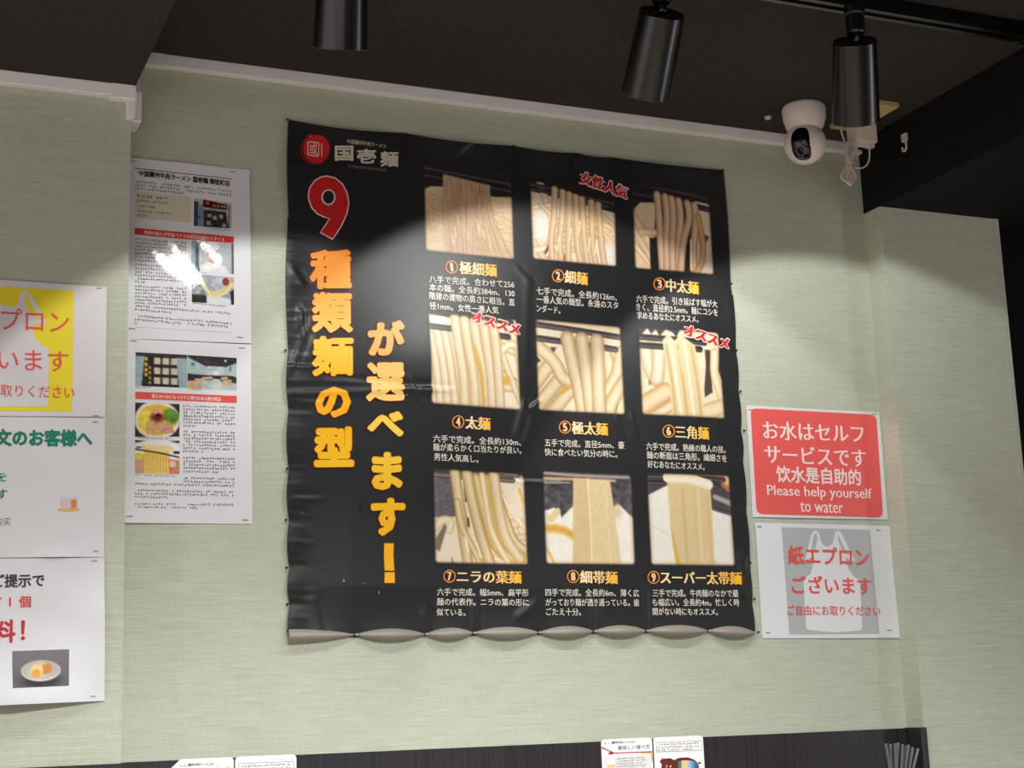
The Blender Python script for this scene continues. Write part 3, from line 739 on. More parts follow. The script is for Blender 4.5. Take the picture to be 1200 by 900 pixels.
    for k in range(9):
        pb = MB(); raster(pb, POS, QS[k], noodle_pic(k + 1).a, 0.0005); o = pb.build('noodle_photo', MT['vinyl'], root, smooth=True)
        o['label'] = ['photo of very thin noodles hanging', 'photo of thin noodles hanging', 'photo of medium round noodles', 'photo of thick pale noodles', 'photo of three very thick noodles', 'photo of triangular noodles', 'photo of flat ribbon noodles', 'photo of a narrow noodle sheet', 'photo of one very wide noodle sheet'][k]
    O2 = 0.0011
    # the nine captions
    W1, W2, NUM = (255, 240, 200), (255, 190, 20), (245, 150, 70)
    caps = [('1', 528, 314, '極細麺', 537, 314.5, 580.5, 318.2), ('2', 652.3, 324.3, '細麺', 660, 325, 687, 328), ('3', 771, 333.7, '中太麺', 778.5, 335, 816.5, 339), ('4', 534.4, 495.7, '太麺', 543, 496, 572.5, 498), ('5', 661, 501, '極太麺', 669, 501.7, 711, 503.6), ('6', 781.5, 506, '三角麺', 789, 506.7, 828.5, 508.7), ('7', 524.5, 675.8, 'ニラの葉麺', 533, 676, 609, 677), ('8', 669.5, 676, '細帯麺', 677.5, 676.5, 721.5, 677.5), ('9', 764, 677, 'スーパー太帯麺', 772, 677, 867, 678)]
    for n, cx, cy, s, x0, y0, x1, y1 in caps:
        cb = MB()
        ring(cb, POS, cx, cy, 7.2, 7.6, 1.2, O2, NUM)
        text(cb, POS, n, cx - (1.7 if n == '1' else 2.7), cy, cx + (1.7 if n == '1' else 2.7), cy, 10, O2, (252, 206, 150), box=True, shift=0.05, bold=0.02)
        text(cb, POS, s, x0 - .5, y0, x1 + .5, y1, 15.0, O2 - 0.0002, (206, 96, 30), bold=0.02, shift=0.0)
        text(cb, POS, s, x0, y0, x1, y1, 14.6, O2 + 0.0001, W1, bold=0.012, shift=0.022, col2=W2)
        cb.build('caption', MT['vinyl'], root)
    body = [[('八手で完成。合わせて256', 501.5, 328, 601, 334.6), ('本の麺。全長約384m、130', 501.5, 337.5, 601.5, 345), ('階建の建物の高さに相当。直', 501.5, 347.5, 601.5, 355.5), ('径1mm。女性一番人気', 501.5, 359.5, 582.5, 364.7)],
            [('七手で完成。全長約126m、', 627.3, 341.6, 721.5, 349.2), ('一番人気の麺型。永遠のスタ', 627.3, 351.5, 723, 358.7), ('ンダード。', 627.3, 362, 655, 364.6)],
            [('六手で完成。引き延ばす幅が大', 744, 350.7, 838.7, 357.3), ('きく、直径約2.5mm。麺にコシを', 744, 360.2, 839.3, 367.3), ('求めるあなたにオススメ。', 745, 370, 816, 375.3)],
            [('六手で完成。全長約130m、', 505, 515, 609, 519), ('麺が柔らかく口当たりが良い。', 505, 525, 609.5, 528.5), ('男性人気高し。', 506, 536.2, 558.5, 539)],
            [('五手で完成。直径5mm、豪', 637, 519, 730, 522.4), ('快に食べたい気分の時に。', 637, 530, 722, 532.8)],
            [('六手で完成。熟練の職人の技。', 755.5, 523.5, 848.5, 527.4), ('麺の断面は三角形。繊細さを', 756, 533.8, 850, 537.8), ('好むあなたにオススメ。', 757, 544.3, 823.5, 547.7)],
            [('六手で完成。幅5mm、扁平形', 510, 694, 617.5, 695), ('麺の代表作。ニラの葉の形に', 510, 705.5, 618, 706.3), ('似ている。', 510, 717.5, 544, 718)],
            [('四手で完成。全長約6m、薄く広', 637, 694.5, 747, 695.4), ('がっており麺が透き通っている。歯', 637.5, 706, 747, 706.5), ('ごたえ十分。', 638, 717, 679, 717.4)],
            [('三手で完成。牛肉麺のなかで最', 763, 695.2, 864, 695.6), ('も幅広い。全長約4m。忙しく時', 763, 706, 865, 706.2), ('間がない時にもオススメ。', 763.5, 716.7, 840, 717.2)]]
    for L in body:
        cb = MB()
        for s, x0, y0, x1, y1 in L: text(cb, POS, s, x0, y0, x1, y1, 8.6, O2, (236, 228, 216), bold=0.008, shift=0.012)
        cb.build('description', MT['vinyl'], root)
    for s, x0, y0, x1, y1 in (('女性人気', 678, 208.5, 733.5, 228.5), ('オススメ', 550.5, 371, 608, 388.5), ('オススメ', 799, 387, 853, 404.8)):
        cb = MB()
        text(cb, POS, s, x0 - 1, y0, x1 + 1, y1, 16, O2 + 0.0002, (244, 216, 208), bold=0.035, shift=0.1)
        text(cb, POS, s, x0, y0, x1, y1, 14, O2 + 0.0004, (206, 34, 40), bold=0.012, shift=0.055)
        cb.build('recommendation_stamp', MT['vinyl'], root)
    # headline
    cb = MB()
    for s, x0, y0, x1, y1, c0, c1 in (('種', 361.7, 294, 410.5, 340, (240, 146, 48), (240, 152, 54)), ('類', 364, 343.5, 411.5, 391.5, (240, 156, 60), (244, 190, 90)), ('麺', 364, 395, 412, 442, (250, 196, 66), (250, 186, 32)), ('の', 368, 454.5, 409, 490.5, (250, 178, 24), (250, 172, 16)), ('型', 366.5, 500.8, 413, 548.3, (250, 182, 20), (252, 196, 22)),
                                      ('が', 428.5, 377, 471.5, 419, (244, 168, 84), (246, 178, 96)), ('選', 426.5, 426.5, 471.3, 472, (246, 190, 110), (250, 210, 120)), ('べ', 428, 483.5, 470.5, 513, (250, 208, 74), (252, 212, 80)), ('ま', 433, 531, 469.3, 575.5, (252, 206, 60), (252, 192, 30)), ('す', 432, 584.5, 472.5, 629, (252, 194, 26), (252, 184, 14))):
        letter_box(cb, POS, s, x0, y0, x1, y1, O2, (110, 38, 10), rad=0.064 if s in '種類麺選' else 0.077, grow=1.1)
        letter_box(cb, POS, s, x0, y0, x1, y1, O2 + 0.0003, c0, rad=0.042 if s in '種類麺選' else 0.055, colb=c1)
    for g, c, o in ((1.2, (110, 38, 10), O2), (0, (252, 184, 14), O2 + 0.0003)):
        poly(cb, POS, [(447.7 - g, 637.7 - g), (458.7 + g, 637.7 - g), (458.3 + g, 652), (459.4 + g, 669.7 + g * .2), (448.2 - g, 669.3 + g * .2), (447.4 - g, 652)], o, c)
        poly(cb, POS, [(448.3 - g, 671.3 - g * .2), (459.9 + g, 671.3 - g * .2), (460 + g, 683.7 + g), (448 - g, 683.7 + g)], o, c)
    cb.build('headline_lettering', MT['vinyl'], root)
    cb = MB()
    nine = [(320, 445), (352, 395), (385, 345), (350, 340), (300, 315), (260, 270), (240, 215), (236, 180), (245, 130), (280, 77), (330, 48), (370, 43), (430, 58), (480, 100), (515, 165), (528, 235), (515, 310), (480, 390), (440, 455), (410, 497)]
    ctr = np.array((385, 220.0))
    def pxs(q): return [(320 + x / 6, 200 + y / 6) for x, y in q]
    poly(cb, POS, pxs(nine), O2, (240, 206, 196))
    inner = []
    for i, p in enumerate(nine):                       # outline moved 9 units inwards
        a = np.array(nine[i - 1], float); c = np.array(nine[(i + 1) % len(nine)], float); t = c - a; t /= np.linalg.norm(t)
        inner.append(tuple(np.array(p) + 9.0 * np.array((-t[1], t[0]))))
    poly(cb, POS, pxs(inner), O2 + 0.0003, (204, 34, 40)); poly(cb, POS, pxs(ell(380, 197, 49, 56)), O2 + 0.0006, (240, 206, 196)); poly(cb, POS, pxs(ell(380, 197, 38, 46)), O2 + 0.0009, BLACK)
    o = cb.build('numeral', MT['vinyl'], root); o['label'] = 'large red figure nine outlined in white'
    # shop mark and name
    cb = MB()
    ring(cb, POS, 368.0, 177.2, 17.0, 16.6, 1.0, O2, (190, 40, 44)); poly(cb, POS, ell(369.6, 176, 15.8, 16.4), O2 + 0.0001, (206, 36, 42)); poly(cb, POS, [(357.5, 160.5), (366, 158.8), (362, 163)], O2 + 0.0001, (206, 36, 42))
    rr = [(359.2, 168.5), (360.6, 167), (371.5, 168), (373, 169.7), (372.7, 183.5), (371.2, 185.2), (360.3, 183.6), (359, 182)]
    cxy = np.array((366, 176.0)); P_ = np.array(rr); n = len(rr); Q_ = cxy + (P_ - cxy) * 0.85
    a = np.concatenate([P_, Q_]); X, Z = POS.xz(a[:, 0], a[:, 1]); cb.add(POS.P(X, Z, O2 + 0.0004), [(k, n + k, n + (k + 1) % n, (k + 1) % n) for k in range(n)], 0, lin((244, 208, 200)))
    text(cb, POS, '或', 361.3, 175.6, 370.8, 176.6, 13, O2 + 0.0004, (244, 208, 200), bold=0.004, box=True)
    poly(cb, POS, [(375.2, 169.2), (376.3, 169.3), (376.4, 185.3), (375.3, 185.2)], O2 + 0.0004, (244, 208, 200))
    cb.build('shop_mark', MT['vinyl'], root)
    cb = MB()
    for s, x0, y0, x1, y1 in (('国', 391, 172.3, 412.8, 190.3), ('壱', 417, 176, 439.3, 193), ('麺', 444.3, 178.5, 466, 196.6)): letter_box(cb, POS, s, x0, y0, x1, y1, O2, (222, 208, 190), bold=0.03)
    text(cb, POS, '中国蘭州牛肉ラーメン', 405, 167.3, 451.5, 172.7, 5, O2, (206, 194, 178), bold=0.01)
    text(cb, POS, 'KUNIICHI NOODLES', 406.5, 195.8, 451.5, 200.8, 4.2, O2, (150, 140, 130), bold=0.0)
    cb.build('shop_name', MT['vinyl'], root)
poster()

# ------------------------------------------------------------------ paper notices
WHITE = (226, 224, 229)
def paper(name, label, cat, q, sheet, m, nu=30, nv=24, col=WHITE, staples=(), group=None):
    """the sheet itself; printing is added to .mb, then .done() builds it"""
    mb = MB(); grid_on(mb, sheet, q, nu, nv, 0, lin(col))
    return mb
def staple(parent, sheet, x, y, w=7, ang=0.05):
    b = MB(); (X0, Z0), (X1, Z1) = [tuple(map(float, sheet.xz(*p))) for p in ((x - w / 2, y - w / 2 * ang), (x + w / 2, y + w / 2 * ang))]
    d0 = float(sheet.d(np.array(X0), np.array(Z0))); d1 = float(sheet.d(np.array(X1), np.array(Z1))); y0, y1 = sheet.y - d0 - .0009, sheet.y - d1 - .0009
    b.tube([(X0, sheet.y, Z0), (X0, y0, Z0), (X1, y1, Z1), (X1, sheet.y, Z1)], 0.0005, n=6); b.build('staple', MT['steel'], parent)
def wave(ax, az, ph, amp, base=0.0012):
    return lambda X, Z: base + amp * (1 + np.sin(ax * X + ph) * np.sin(az * Z + 1.7 * ph)) / 2
L1, L2, L3 = 0.00035, 0.0007, 0.00105

# --- two shop-history pages
g1 = XZ(160, 335)
S1 = Sheet(YW, lambda X, Z: 0.0038 + 0.0038 * np.exp(-(((X - g1[0]) / 0.055) ** 2 + ((Z - g1[1]) / 0.08) ** 2)) + 0.0012 * np.sin(20 * X + 3) * np.sin(17 * Z) + 0.0012 * np.sin(46 * X + 15 * Z) * np.sin(38 * Z + 9 * X))
q = ((149, 185.5), (292, 199.5), (294, 403), (147, 397.5))
mb = MB(); grid_on(mb, S1, q, 50, 64, 0, lin(WHITE))
G = (70, 66, 68)
poly(mb, S1, [(157, 198), (272, 210), (272, 210.7), (157, 198.9)], L1, (60, 56, 58))
for y, e in ((213.6, 1), (217.8, 1), (221.7, .5)): micro(mb, S1, 157.5, y, 157.5 + 114 * e, y + 11.6 * e, 3.1, L1, G)
poly(mb, S1, [(158, 225.5), (223, 231.5), (222.5, 262), (158, 256.5)], L1, (214, 205, 184))
for i, (y, L) in enumerate(((230.6, 40), (236, 41), (242.3, 27), (248, 41), (253.3, 13))): micro(mb, S1, 160, y, 160 + L, y + L * .095, 3.0 if i else 3.6, L2, (70, 62, 52))
poly(mb, S1, [(157, 268), (273.3, 278), (273.3, 286), (157, 276)], L1, (214, 62, 60))
text(mb, S1, '熟練の職人が手延べする伝統の本場のスタイル', 168, 273.2, 262.5, 281.5, 4.6, L2, (250, 224, 220), bold=0.01)
yy = 281.2
for i in range(7): micro(mb, S1, 157, 281.3 + i * 4.1, 157 + (63 if i < 6 else 25), 281.3 + i * 4.1 + (4.6 if i < 6 else 1.8), 3, L1, G)
for i in range(6): micro(mb, S1, 157, 311.5 + i * 3.9, 157 + (62 if i < 5 else 15), 311.5 + i * 3.9 + (4 if i < 5 else 1), 3, L1, G)
for i in range(6): micro(mb, S1, 157, 336.5 + i * 3.85, 157 + 62, 336.5 + i * 3.85 + 3, 3, L1, G)
micro(mb, S1, 157, 359.5, 272, 368.5, 3, L1, G); micro(mb, S1, 157, 363.7, 200, 367, 3, L1, G)
micro(mb, S1, 158, 371, 272, 380, 3, L1, G); micro(mb, S1, 157, 375.4, 272, 384, 3, L1, G); micro(mb, S1, 157, 379.5, 163, 380, 3, L1, G)
micro(mb, S1, 237, 267.2, 270, 270.8, 2, L1, G); micro(mb, S1, 227, 320, 242, 321.3, 2, L1, G); micro(mb, S1, 225, 356, 265, 360, 2, L1, G)
poly(mb, S1, [(158, 384), (272, 390.6), (272, 390.9), (158, 384.3)], L1, (170, 164, 164))
h1 = tag(mb.build('shop_story_sheet', MT['lamin'], smooth=True, origin=(float(XZ(220, 395)[0]), YW, float(XZ(220, 395)[1]))), 'glossy white page with a chef photo, left of the black poster', 'notice', 'printed shop story pages')
tb = MB(); text(tb, S1, '中国蘭州牛肉ラーメン 国壱麺 御徒町店', 162, 204.2, 269, 215.8, 6.6, L2, (36, 32, 34), bold=0.03); tb.build('heading', MT['lamin'], h1)
def shopfront():
    P = Pic(60, 46, (196, 190, 192)); P.rect(-.1, .12, .12, 1.1, (60, 66, 82)); P.rect(.12, .2, .26, 1.1, (120, 142, 160)); P.gon([(.24, .02), (.86, .1), (.87, .34), (.24, .28)], (34, 28, 28)); P.oval(.36, .13, .06, .08, (200, 60, 60)); 
    for x in (.5, .6, .7, .78): P.rect(x, .14, x + .06, .24, (196, 130, 70))
    P.gon([(.26, .34), (.84, .38), (.9, 1.02), (.26, 1.0)], (56, 52, 54)); P.rect(.24, .3, .88, .38, (150, 168, 180))
    for x, y in ((.36, .5), (.5, .56), (.66, .5), (.34, .78), (.74, .82)): P.rect(x, y, x + .1, y + .14, (170, 164, 160))
    P.rect(.05, .62, .16, .72, (60, 80, 160)); P.rect(.9, .1, .93, 1, (70, 72, 80)); P.grain(30, 18, 3); return P.a
def chef():
    P = Pic(60, 44, (190, 194, 198)); P.rect(-.1, -.1, .1, 1.1, (138, 168, 180)); P.rect(.1, -.1, .18, 1.1, (70, 84, 92)); P.rect(.24, -.1, .96, 1.1, (182, 184, 188)); P.rect(.94, -.1, 1.1, 1.1, (96, 98, 104))
    P.gon([(.1, 1.05), (.22, .78), (.4, .68), (.62, .68), (.8, .78), (.92, 1.05)], (224, 224, 226)); P.oval(.5, .42, .14, .27, (196, 138, 112), .1); P.oval(.5, .14, .16, .16, (226, 226, 228), .1); P.rect(.42, .36, .47, .38, (70, 50, 44), .02); P.rect(.53, .36, .58, .38, (70, 50, 44), .02); P.oval(.5, .56, .05, .03, (236, 220, 210), .3); P.rect(0, .85, .2, 1.1, (60, 66, 70)); P.grain(14, 14, 4); return P.a
def dough():
    P = Pic(60, 40, (176, 182, 192)); P.rect(-.1, -.1, .38, 1.1, (120, 124, 130)); P.grain(60, 12, 6); P.rect(.3, -.1, .46, 1.1, (150, 160, 172)); P.rect(-.1, .72, .4, 1.1, (52, 50, 52)); P.gon([(.9, .55), (1.02, .4), (1.02, 1.05), (.94, 1.05)], (48, 46, 48)); P.gon([(.35, .7), (.9, .8), (.92, 1.05), (.35, 1.05)], (222, 222, 226))
    for k in range(5): P.strand([(.14 + .02 * k, .0 + .03 * k), (.28 + .02 * k, .42 + .03 * k), (.52, .6 + .04 * k), (.8, .4 + .04 * k), (.92 + .02 * k, .15)], .045, (232, 218, 176), (196, 176, 124))
    P.oval(.8, .2, .08, .14, (138, 66, 62)); P.oval(.95, .12, .05, .12, (206, 160, 130)); return P.a
for fn, qq in ((shopfront, ((227, 232.5), (271.5, 238.5), (271, 268.5), (226.5, 265.5))), (chef, ((224, 282.5), (273, 286.5), (273, 322.5), (223.5, 318.5))), (dough, ((224, 321.5), (273, 326), (273.5, 358), (224, 355)))):
    pb = MB(); raster(pb, S1, qq, fn(), L1); pb.build('printed_photo', MT['lamin'], h1, smooth=True)
for x, y in ((155.5, 190.3), (272.5, 202), (154, 386), (281, 396)): staple(h1, S1, x, y, 7, .1)

S2 = Sheet(YW, lambda X, Z: 0.0018 + 0.0010 * np.sin(16 * X + 2) * np.sin(21 * Z + 1) + 0.0022 * np.exp(-((Z - XZ(220, 402)[1]) / 0.02) ** 2))
q = ((147, 397.8), (294, 404.2), (295.5, 614), (145.5, 612.8))
mb = MB(); grid_on(mb, S2, q, 40, 56, 0, lin((228, 226, 230)))
micro(mb, S2, 158.5, 454, 177, 454.6, 2, L1, G); micro(mb, S2, 219.5, 456.3, 236, 457, 2, L1, G); micro(mb, S2, 158.5, 513, 202, 514.5, 2, L1, G); micro(mb, S2, 158, 557, 205, 558, 2, L1, G)
poly(mb, S2, [(158.3, 459.3), (277, 464.2), (277, 472.7), (158.2, 467.6)], L1, (226, 92, 74))
text(mb, S2, '柔らかいのにもっちりと弾力のある麺が絶品', 177.5, 464.5, 258.5, 468.2, 4.8, L2, (252, 232, 226), bold=0.012)
G2 = (96, 92, 96)
for i in range(7): micro(mb, S2, 214, 475.8 + i * 3.9, 214 + (61.5 if i < 6 else 17), 475.8 + i * 3.9 + (2.2 if i < 6 else .6), 3, L1, G2)
for i in range(7): micro(mb, S2, 214, 506 + i * 3.85, 214 + (62 if i < 6 else 26), 506 + i * 3.85 + (1.8 if i < 6 else .8), 3, L1, G2)
for i in range(5): micro(mb, S2, 214, 536.8 + i * 3.9, 214 + (62 if i < 4 else 43), 536.8 + i * 3.9 + 1.4, 3, L1, G2)
for i in range(2): micro(mb, S2, 214, 560.3 + i * 4, 276, 561.7 + i * 4, 3, L1, G2)
micro(mb, S2, 157.5, 567, 274, 569.6, 3, L1, G2)
for i, L in enumerate((117, 118, 42)): micro(mb, S2, 157.5, 574.6 + i * 3.9, 157.5 + L, 574.6 + i * 3.9 + .02 * L, 3, L1, G2)
for i, L in enumerate((118, 75)): micro(mb, S2, 157.5, 590.5 + i * 4, 157.5 + L, 590.5 + i * 4 + .012 * L, 3, L1, G2)
h2 = tag(mb.build('shop_story_sheet', MT['gloss'], smooth=True, origin=(float(XZ(220, 612)[0]), YW, float(XZ(220, 612)[1]))), 'white page with a ramen bowl photo, left of the black poster', 'notice', 'printed shop story pages')
def wallposter():
    P = Pic(60, 42, (150, 176, 180)); P.rect(-.1, -.1, 1.1, .12, (60, 56, 60)); P.gon([(.18, .1), (.78, .1), (.84, 1.05), (.12, 1.05)], (40, 36, 40))
    for r in range(3):
        for c in range(3): P.rect(.36 + .16 * c, .14 + .29 * r, .48 + .165 * c, .33 + .29 * r, (210, 196, 176))
    for y in (.14, .3, .46, .6): P.rect(.18, y, .235, y + .1, (226, 176, 60))
    for y in (.4, .55, .7, .84): P.rect(.26, y, .3, y + .08, (220, 170, 60))
    P.grain(20, 16, 5); return P.a
def dining():
    P = Pic(60, 42, (176, 196, 196)); P.gon([(-.1, -.1), (1.1, -.1), (1.1, .1), (.7, .36), (.4, .34), (-.1, .0)], (58, 54, 56)); P.rect(.4, .3, .75, .6, (196, 206, 204)); P.rect(.52, .45, .64, .56, (240, 240, 240)); P.gon([(-.1, .55), (.4, .58), (.9, .56), (1.1, .66), (1.1, .8), (.5, .72), (-.1, .8)], (50, 46, 50))
    for x, y, w in ((.0, .78, .26), (.15, .7, .2), (.3, .64, .2), (.68, .62, .12), (.72, .7, .16), (.7, .8, .2)): P.gon([(x, y), (x + w, y - .03), (x + w + .02, y + .05), (x, y + .09)], (206, 172, 132))
    P.gon([(-.1, .85), (.3, .86), (.3, 1.1), (-.1, 1.1)], (196, 166, 120)); P.gon([(.52, .68), (.66, .68), (.72, 1.05), (.44, 1.05)], (206, 208, 206)); P.rect(.08, .22, .15, .32, (70, 120, 170)); P.oval(.77, .12, .02, .02, (255, 255, 250)); P.rect(.85, .28, .88, .42, (80, 78, 80)); P.grain(26, 18, 7); return P.a
def bowl():
    P = Pic(56, 44, (64, 48, 52)); P.oval(.5, .5, .5, .56, (238, 234, 230)); P.oval(.5, .5, .43, .47, (236, 196, 66)); P.oval(.28, .55, .2, .32, (238, 206, 90), .5); P.oval(.25, .4, .12, .2, (244, 220, 90), .6)
    P.oval(.82, .4, .16, .22, (90, 140, 50), .3); P.oval(.75, .28, .12, .12, (110, 160, 60), .4)
    for k in range(4): P.gon([(.26 + .13 * k, .6), (.36 + .14 * k, .52), (.44 + .15 * k, .86), (.24 + .14 * k, .92)], (222 - 6 * k, 168 - 4 * k, 124), .02)
    P.oval(.5, .42, .16, .14, (120, 48, 44), .5); P.oval(.5, .24, .12, .1, (226, 170, 130), .5); P.oval(.52, .36, .05, .06, (60, 30, 40), .5); P.grain(34, 20, 9); return P.a
def lifted():
    P = Pic(56, 44, (224, 220, 222)); P.rect(-.1, -.1, .3, .08, (60, 50, 54)); P.rect(.7, -.1, 1.1, .08, (60, 50, 54)); P.oval(.5, .45, .6, .5, (238, 234, 234), .1); P.gon([(-.1, .45), (.25, .5), (.2, 1.05), (-.1, 1.05)], (214, 160, 130), .04); P.gon([(.7, .55), (1.1, .6), (1.1, 1.05), (.7, 1.05)], (206, 128, 106), .04); P.oval(.84, .7, .08, .1, (236, 196, 176)); P.rect(.95, .6, 1.1, .9, (150, 170, 80)); P.oval(.08, .48, .14, .1, (232, 206, 80))
    for k in range(9): P.strand([(.2 + .07 * k, .2), (.24 + .06 * k, .45), (.22 + .065 * k, 1.05)], .032, (240, 206, 106), (206, 150, 50))
    P.gon([(.15, .12), (.8, .16), (.86, .36), (.2, .3)], (238, 218, 150), .04); P.strand([(-.02, .27), (.5, .37), (1.05, .52)], .022, (44, 34, 36), (70, 56, 56)); P.rect(.86, .32, 1.1, .4, (50, 40, 42)); P.rect(.04, .2, .15, .24, (50, 40, 42)); P.grain(16, 16, 2); return P.a
for fn, qq in ((wallposter, ((158.5, 413.3), (219, 416.3), (219, 454.8), (158.3, 452.3))), (dining, ((219.6, 416.4), (277, 419.8), (277, 457.5), (219.5, 454.9))), (bowl, ((158.2, 472), (210, 473.8), (209.8, 512), (158, 512))), (lifted, ((158, 516), (210, 516.8), (210, 555.7), (158, 555)))):
    pb = MB(); raster(pb, S2, qq, fn(), L1); pb.build('printed_photo', MT['gloss'], h2, smooth=True)
for x, y in ((156, 400.2), (283, 408.3), (151.5, 605), (287, 609.3)): staple(h2, S2, x, y, 7, .05)

# --- red "help yourself to water" sign
S3 = Sheet(YW, wave(14, 18, 0.6, 0.0012))
q = ((873.5, 475), (1029.5, 483.5), (1040, 609), (881.5, 606))
mb = MB(); grid_on(mb, S3, q, 30, 24, 0, lin((228, 226, 230)))
h3 = tag(mb.build('water_sign', MT['gloss'], smooth=True, origin=(float(XZ(960, 607)[0]), YW, float(XZ(960, 607)[1]))), 'red sign with white lettering about self service water, right of the black poster', 'sign')
def rrect(q, r, n=6):
    """rounded corners for a quad given TL TR BR BL"""
    out = []
    q = [np.array(p, float) for p in q]
    for i in range(4):
        p = q[i]; a = q[i - 1] - p; c = q[(i + 1) % 4] - p; a = p + a / np.linalg.norm(a) * r; c = p + c / np.linalg.norm(c) * r
        for t in np.linspace(0, 1, n): out.append(tuple((1 - t) ** 2 * a + 2 * t * (1 - t) * p + t * t * c))
    return out
pb = MB(); poly(pb, S3, rrect(((878.7, 478.5), (1026, 486.3), (1034.5, 606.8), (886, 602.5)), 8), L1, (238, 98, 94)); pb.build('red_panel', MT['gloss'], h3)
for s, x0, y0, x1, y1, h, bo, shf in (('お水はセルフ', 893, 504, 1011.5, 509, 21.5, .004, .022), ('サービスです', 895, 532, 1014, 537.5, 22, .004, .022), ('饮水是自助的', 908.5, 555.5, 1008, 560, 18.5, .022, .006)): tb = MB(); text(tb, S3, s, x0, y0, x1, y1, h, L2 + .0003, (250, 226, 222), bold=bo, shift=shf); tb.build('lettering', MT['gloss'], h3)
V_ = [('Please help yourself', 898, 576.2, 1021, 580.5, 15.5), ('to water', 936.5, 594.3, 987, 596.2, 11.5)]
for s, x0, y0, x1, y1, h in V_: tb = MB(); text(tb, S3, s, x0, y0, x1, y1, h, L2 + .0003, (250, 226, 222), bold=0.004, shift=.016, box=True); tb.build('lettering', MT['gloss'], h3)
for x, y in ((879, 480.5), (1024, 485.5)): staple(h3, S3, x, y, 5, .06)

# --- paper apron notices: the same layout printed on grey and on yellow
def apron_pts(fx, fy):
    """silhouette in unit coordinates mapped by fx, fy"""
    out = [(.25, .97), (.27, .985), (.5, 1.0), (.86, .985), (.89, .97), (.88, .50), (.83, .47), (.76, .40), (.73, .33), (.77, .32), (.81, .30), (.79, .26), (.69, .055), (.66, .022), (.61, .018), (.575, .05), (.56, .11), (.53, .155), (.46, .175), (.40, .155), (.375, .11), (.36, .05), (.34, .02), (.30, .018), (.265, .06), (.235, .17), (.23, .26), (.24, .33), (.25, .40), (.245, .47), (.19, .49)]
    return [(fx(u, v), fy(u, v)) for u, v in out]
def apron_notice(name, label, sheet, m, panel, bg, shape_f, lines, group, white, stp, paperq, y_o):
    mb = MB(); grid_on(mb, sheet, paperq, 36, 28, 0, lin(white))
    X, Z = sheet.xz(*((np.array(paperq[2]) + np.array(paperq[3])) / 2))
    h = tag(mb.build(name, m, smooth=True, origin=(float(X), y_o, float(Z))), label, 'notice', group)
    pb = MB(); grid_on(pb, sheet, panel, 24, 24, L1, lin(bg)); pb.build('colour_panel', m, h, smooth=True)
    ab = MB()
    body, straps = shape_f()
    poly(ab, sheet, body, L2, white)
    for s in straps: poly(ab, sheet, s, L2 + .0002, bg)
    ab.build('apron_silhouette', m, h)
    for s, x0, y0, x1, y1, hh, bo in lines: tb = MB(); text(tb, sheet, s, x0, y0, x1, y1, hh, L3 + .0003, (234, 90, 80), bold=bo); tb.build('lettering', m, h)
    for x, y in stp: staple(h, sheet, x, y, 5, .05)
    return h
def apron_grey():
    f = lambda p: [(870 + x / 6, 600 + y / 6) for x, y in p]
    body = [(443, 815), (455, 830), (640, 848), (820, 835), (836, 818), (822, 500), (790, 465), (750, 410), (725, 360), (780, 345), (770, 310), (688, 145), (665, 132), (645, 140), (640, 175), (630, 215), (600, 238), (565, 235), (545, 205), (538, 160), (525, 138), (495, 132), (475, 160), (445, 290), (470, 345), (490, 370), (478, 430), (445, 465), (425, 500)]
    body = [(443, 815), (455, 830), (640, 848), (820, 835), (836, 818), (822, 480), (785, 460), (745, 410), (728, 365), (720, 320), (770, 350), (788, 345), (690, 148), (665, 133), (647, 140), (640, 180), (630, 222), (600, 245), (570, 240), (548, 210), (538, 160), (520, 136), (497, 133), (480, 155), (435, 335), (455, 335), (497, 310), (490, 370), (475, 430), (440, 465), (424, 485)]
    return f(body), [f([(512, 146), (524, 180), (505, 270), (478, 290), (480, 250), (496, 165)]), f([(664, 152), (735, 300), (700, 290), (672, 210)])]
S4 = Sheet(YW, wave(12, 15, 2.1, 0.0012))
apron_notice('apron_notice', 'white paper notice with grey panel, apron outline and red lettering, below the red sign', S4, MT['gloss'],
             ((915, 618), (1018.5, 621), (1029.5, 743), (924.5, 743.5)), (182, 186, 188), apron_grey,
             [('紙エプロン', 922, 650.5, 1017.5, 653.5, 21, .022), ('ございます', 926.5, 685.5, 1020.5, 687, 20.5, .02), ('ご自由にお取りください', 921.5, 715, 1030, 716.2, 11.5, .01)],
             'paper apron notices', (230, 230, 234), ((889, 617.3), (1029, 621.3), (899, 741.3), (1041, 738.5)), ((884, 612.3), (1042, 616.3), (1053.5, 747.5), (893, 748)), YW)
# left wall section: three A4 notices, one under the other, running out of the frame
S5 = Sheet(YL, lambda X, Z: 0.002 + 0.0022 * np.exp(-((Z - float(at(60, 330, YL)[2])) / 0.03) ** 2) * (0.5 + 0.5 * np.sin(16 * X)) + 0.001 * np.sin(9 * X + 6 * Z))
def apron_yellow():
    f = lambda p: [(x / 8.571, 320 + y / 8.571) for x, y in p]
    body = [(-1050, 1340), (-1030, 1352), (455, 1343), (478, 1325), (492, 765), (430, 740), (360, 665), (330, 610), (325, 520), (455, 525), (470, 515), (330, 250), (275, 180), (235, 175), (200, 200), (190, 270), (165, 325), (120, 348), (20, 325), (-60, 290), (-190, 290), (-300, 348), (-370, 325), (-390, 200), (-440, 178), (-520, 250), (-660, 515), (-560, 525), (-530, 610), (-620, 740), (-700, 765)]
    body[0] = (-690, 1325); body[1] = (-670, 1343)
    return f(body), [f([(243, 195), (290, 270), (400, 480), (325, 440), (270, 350), (240, 250)]), f([(-440, 195), (-430, 260), (-470, 360), (-520, 430), (-600, 480), (-490, 270)])]
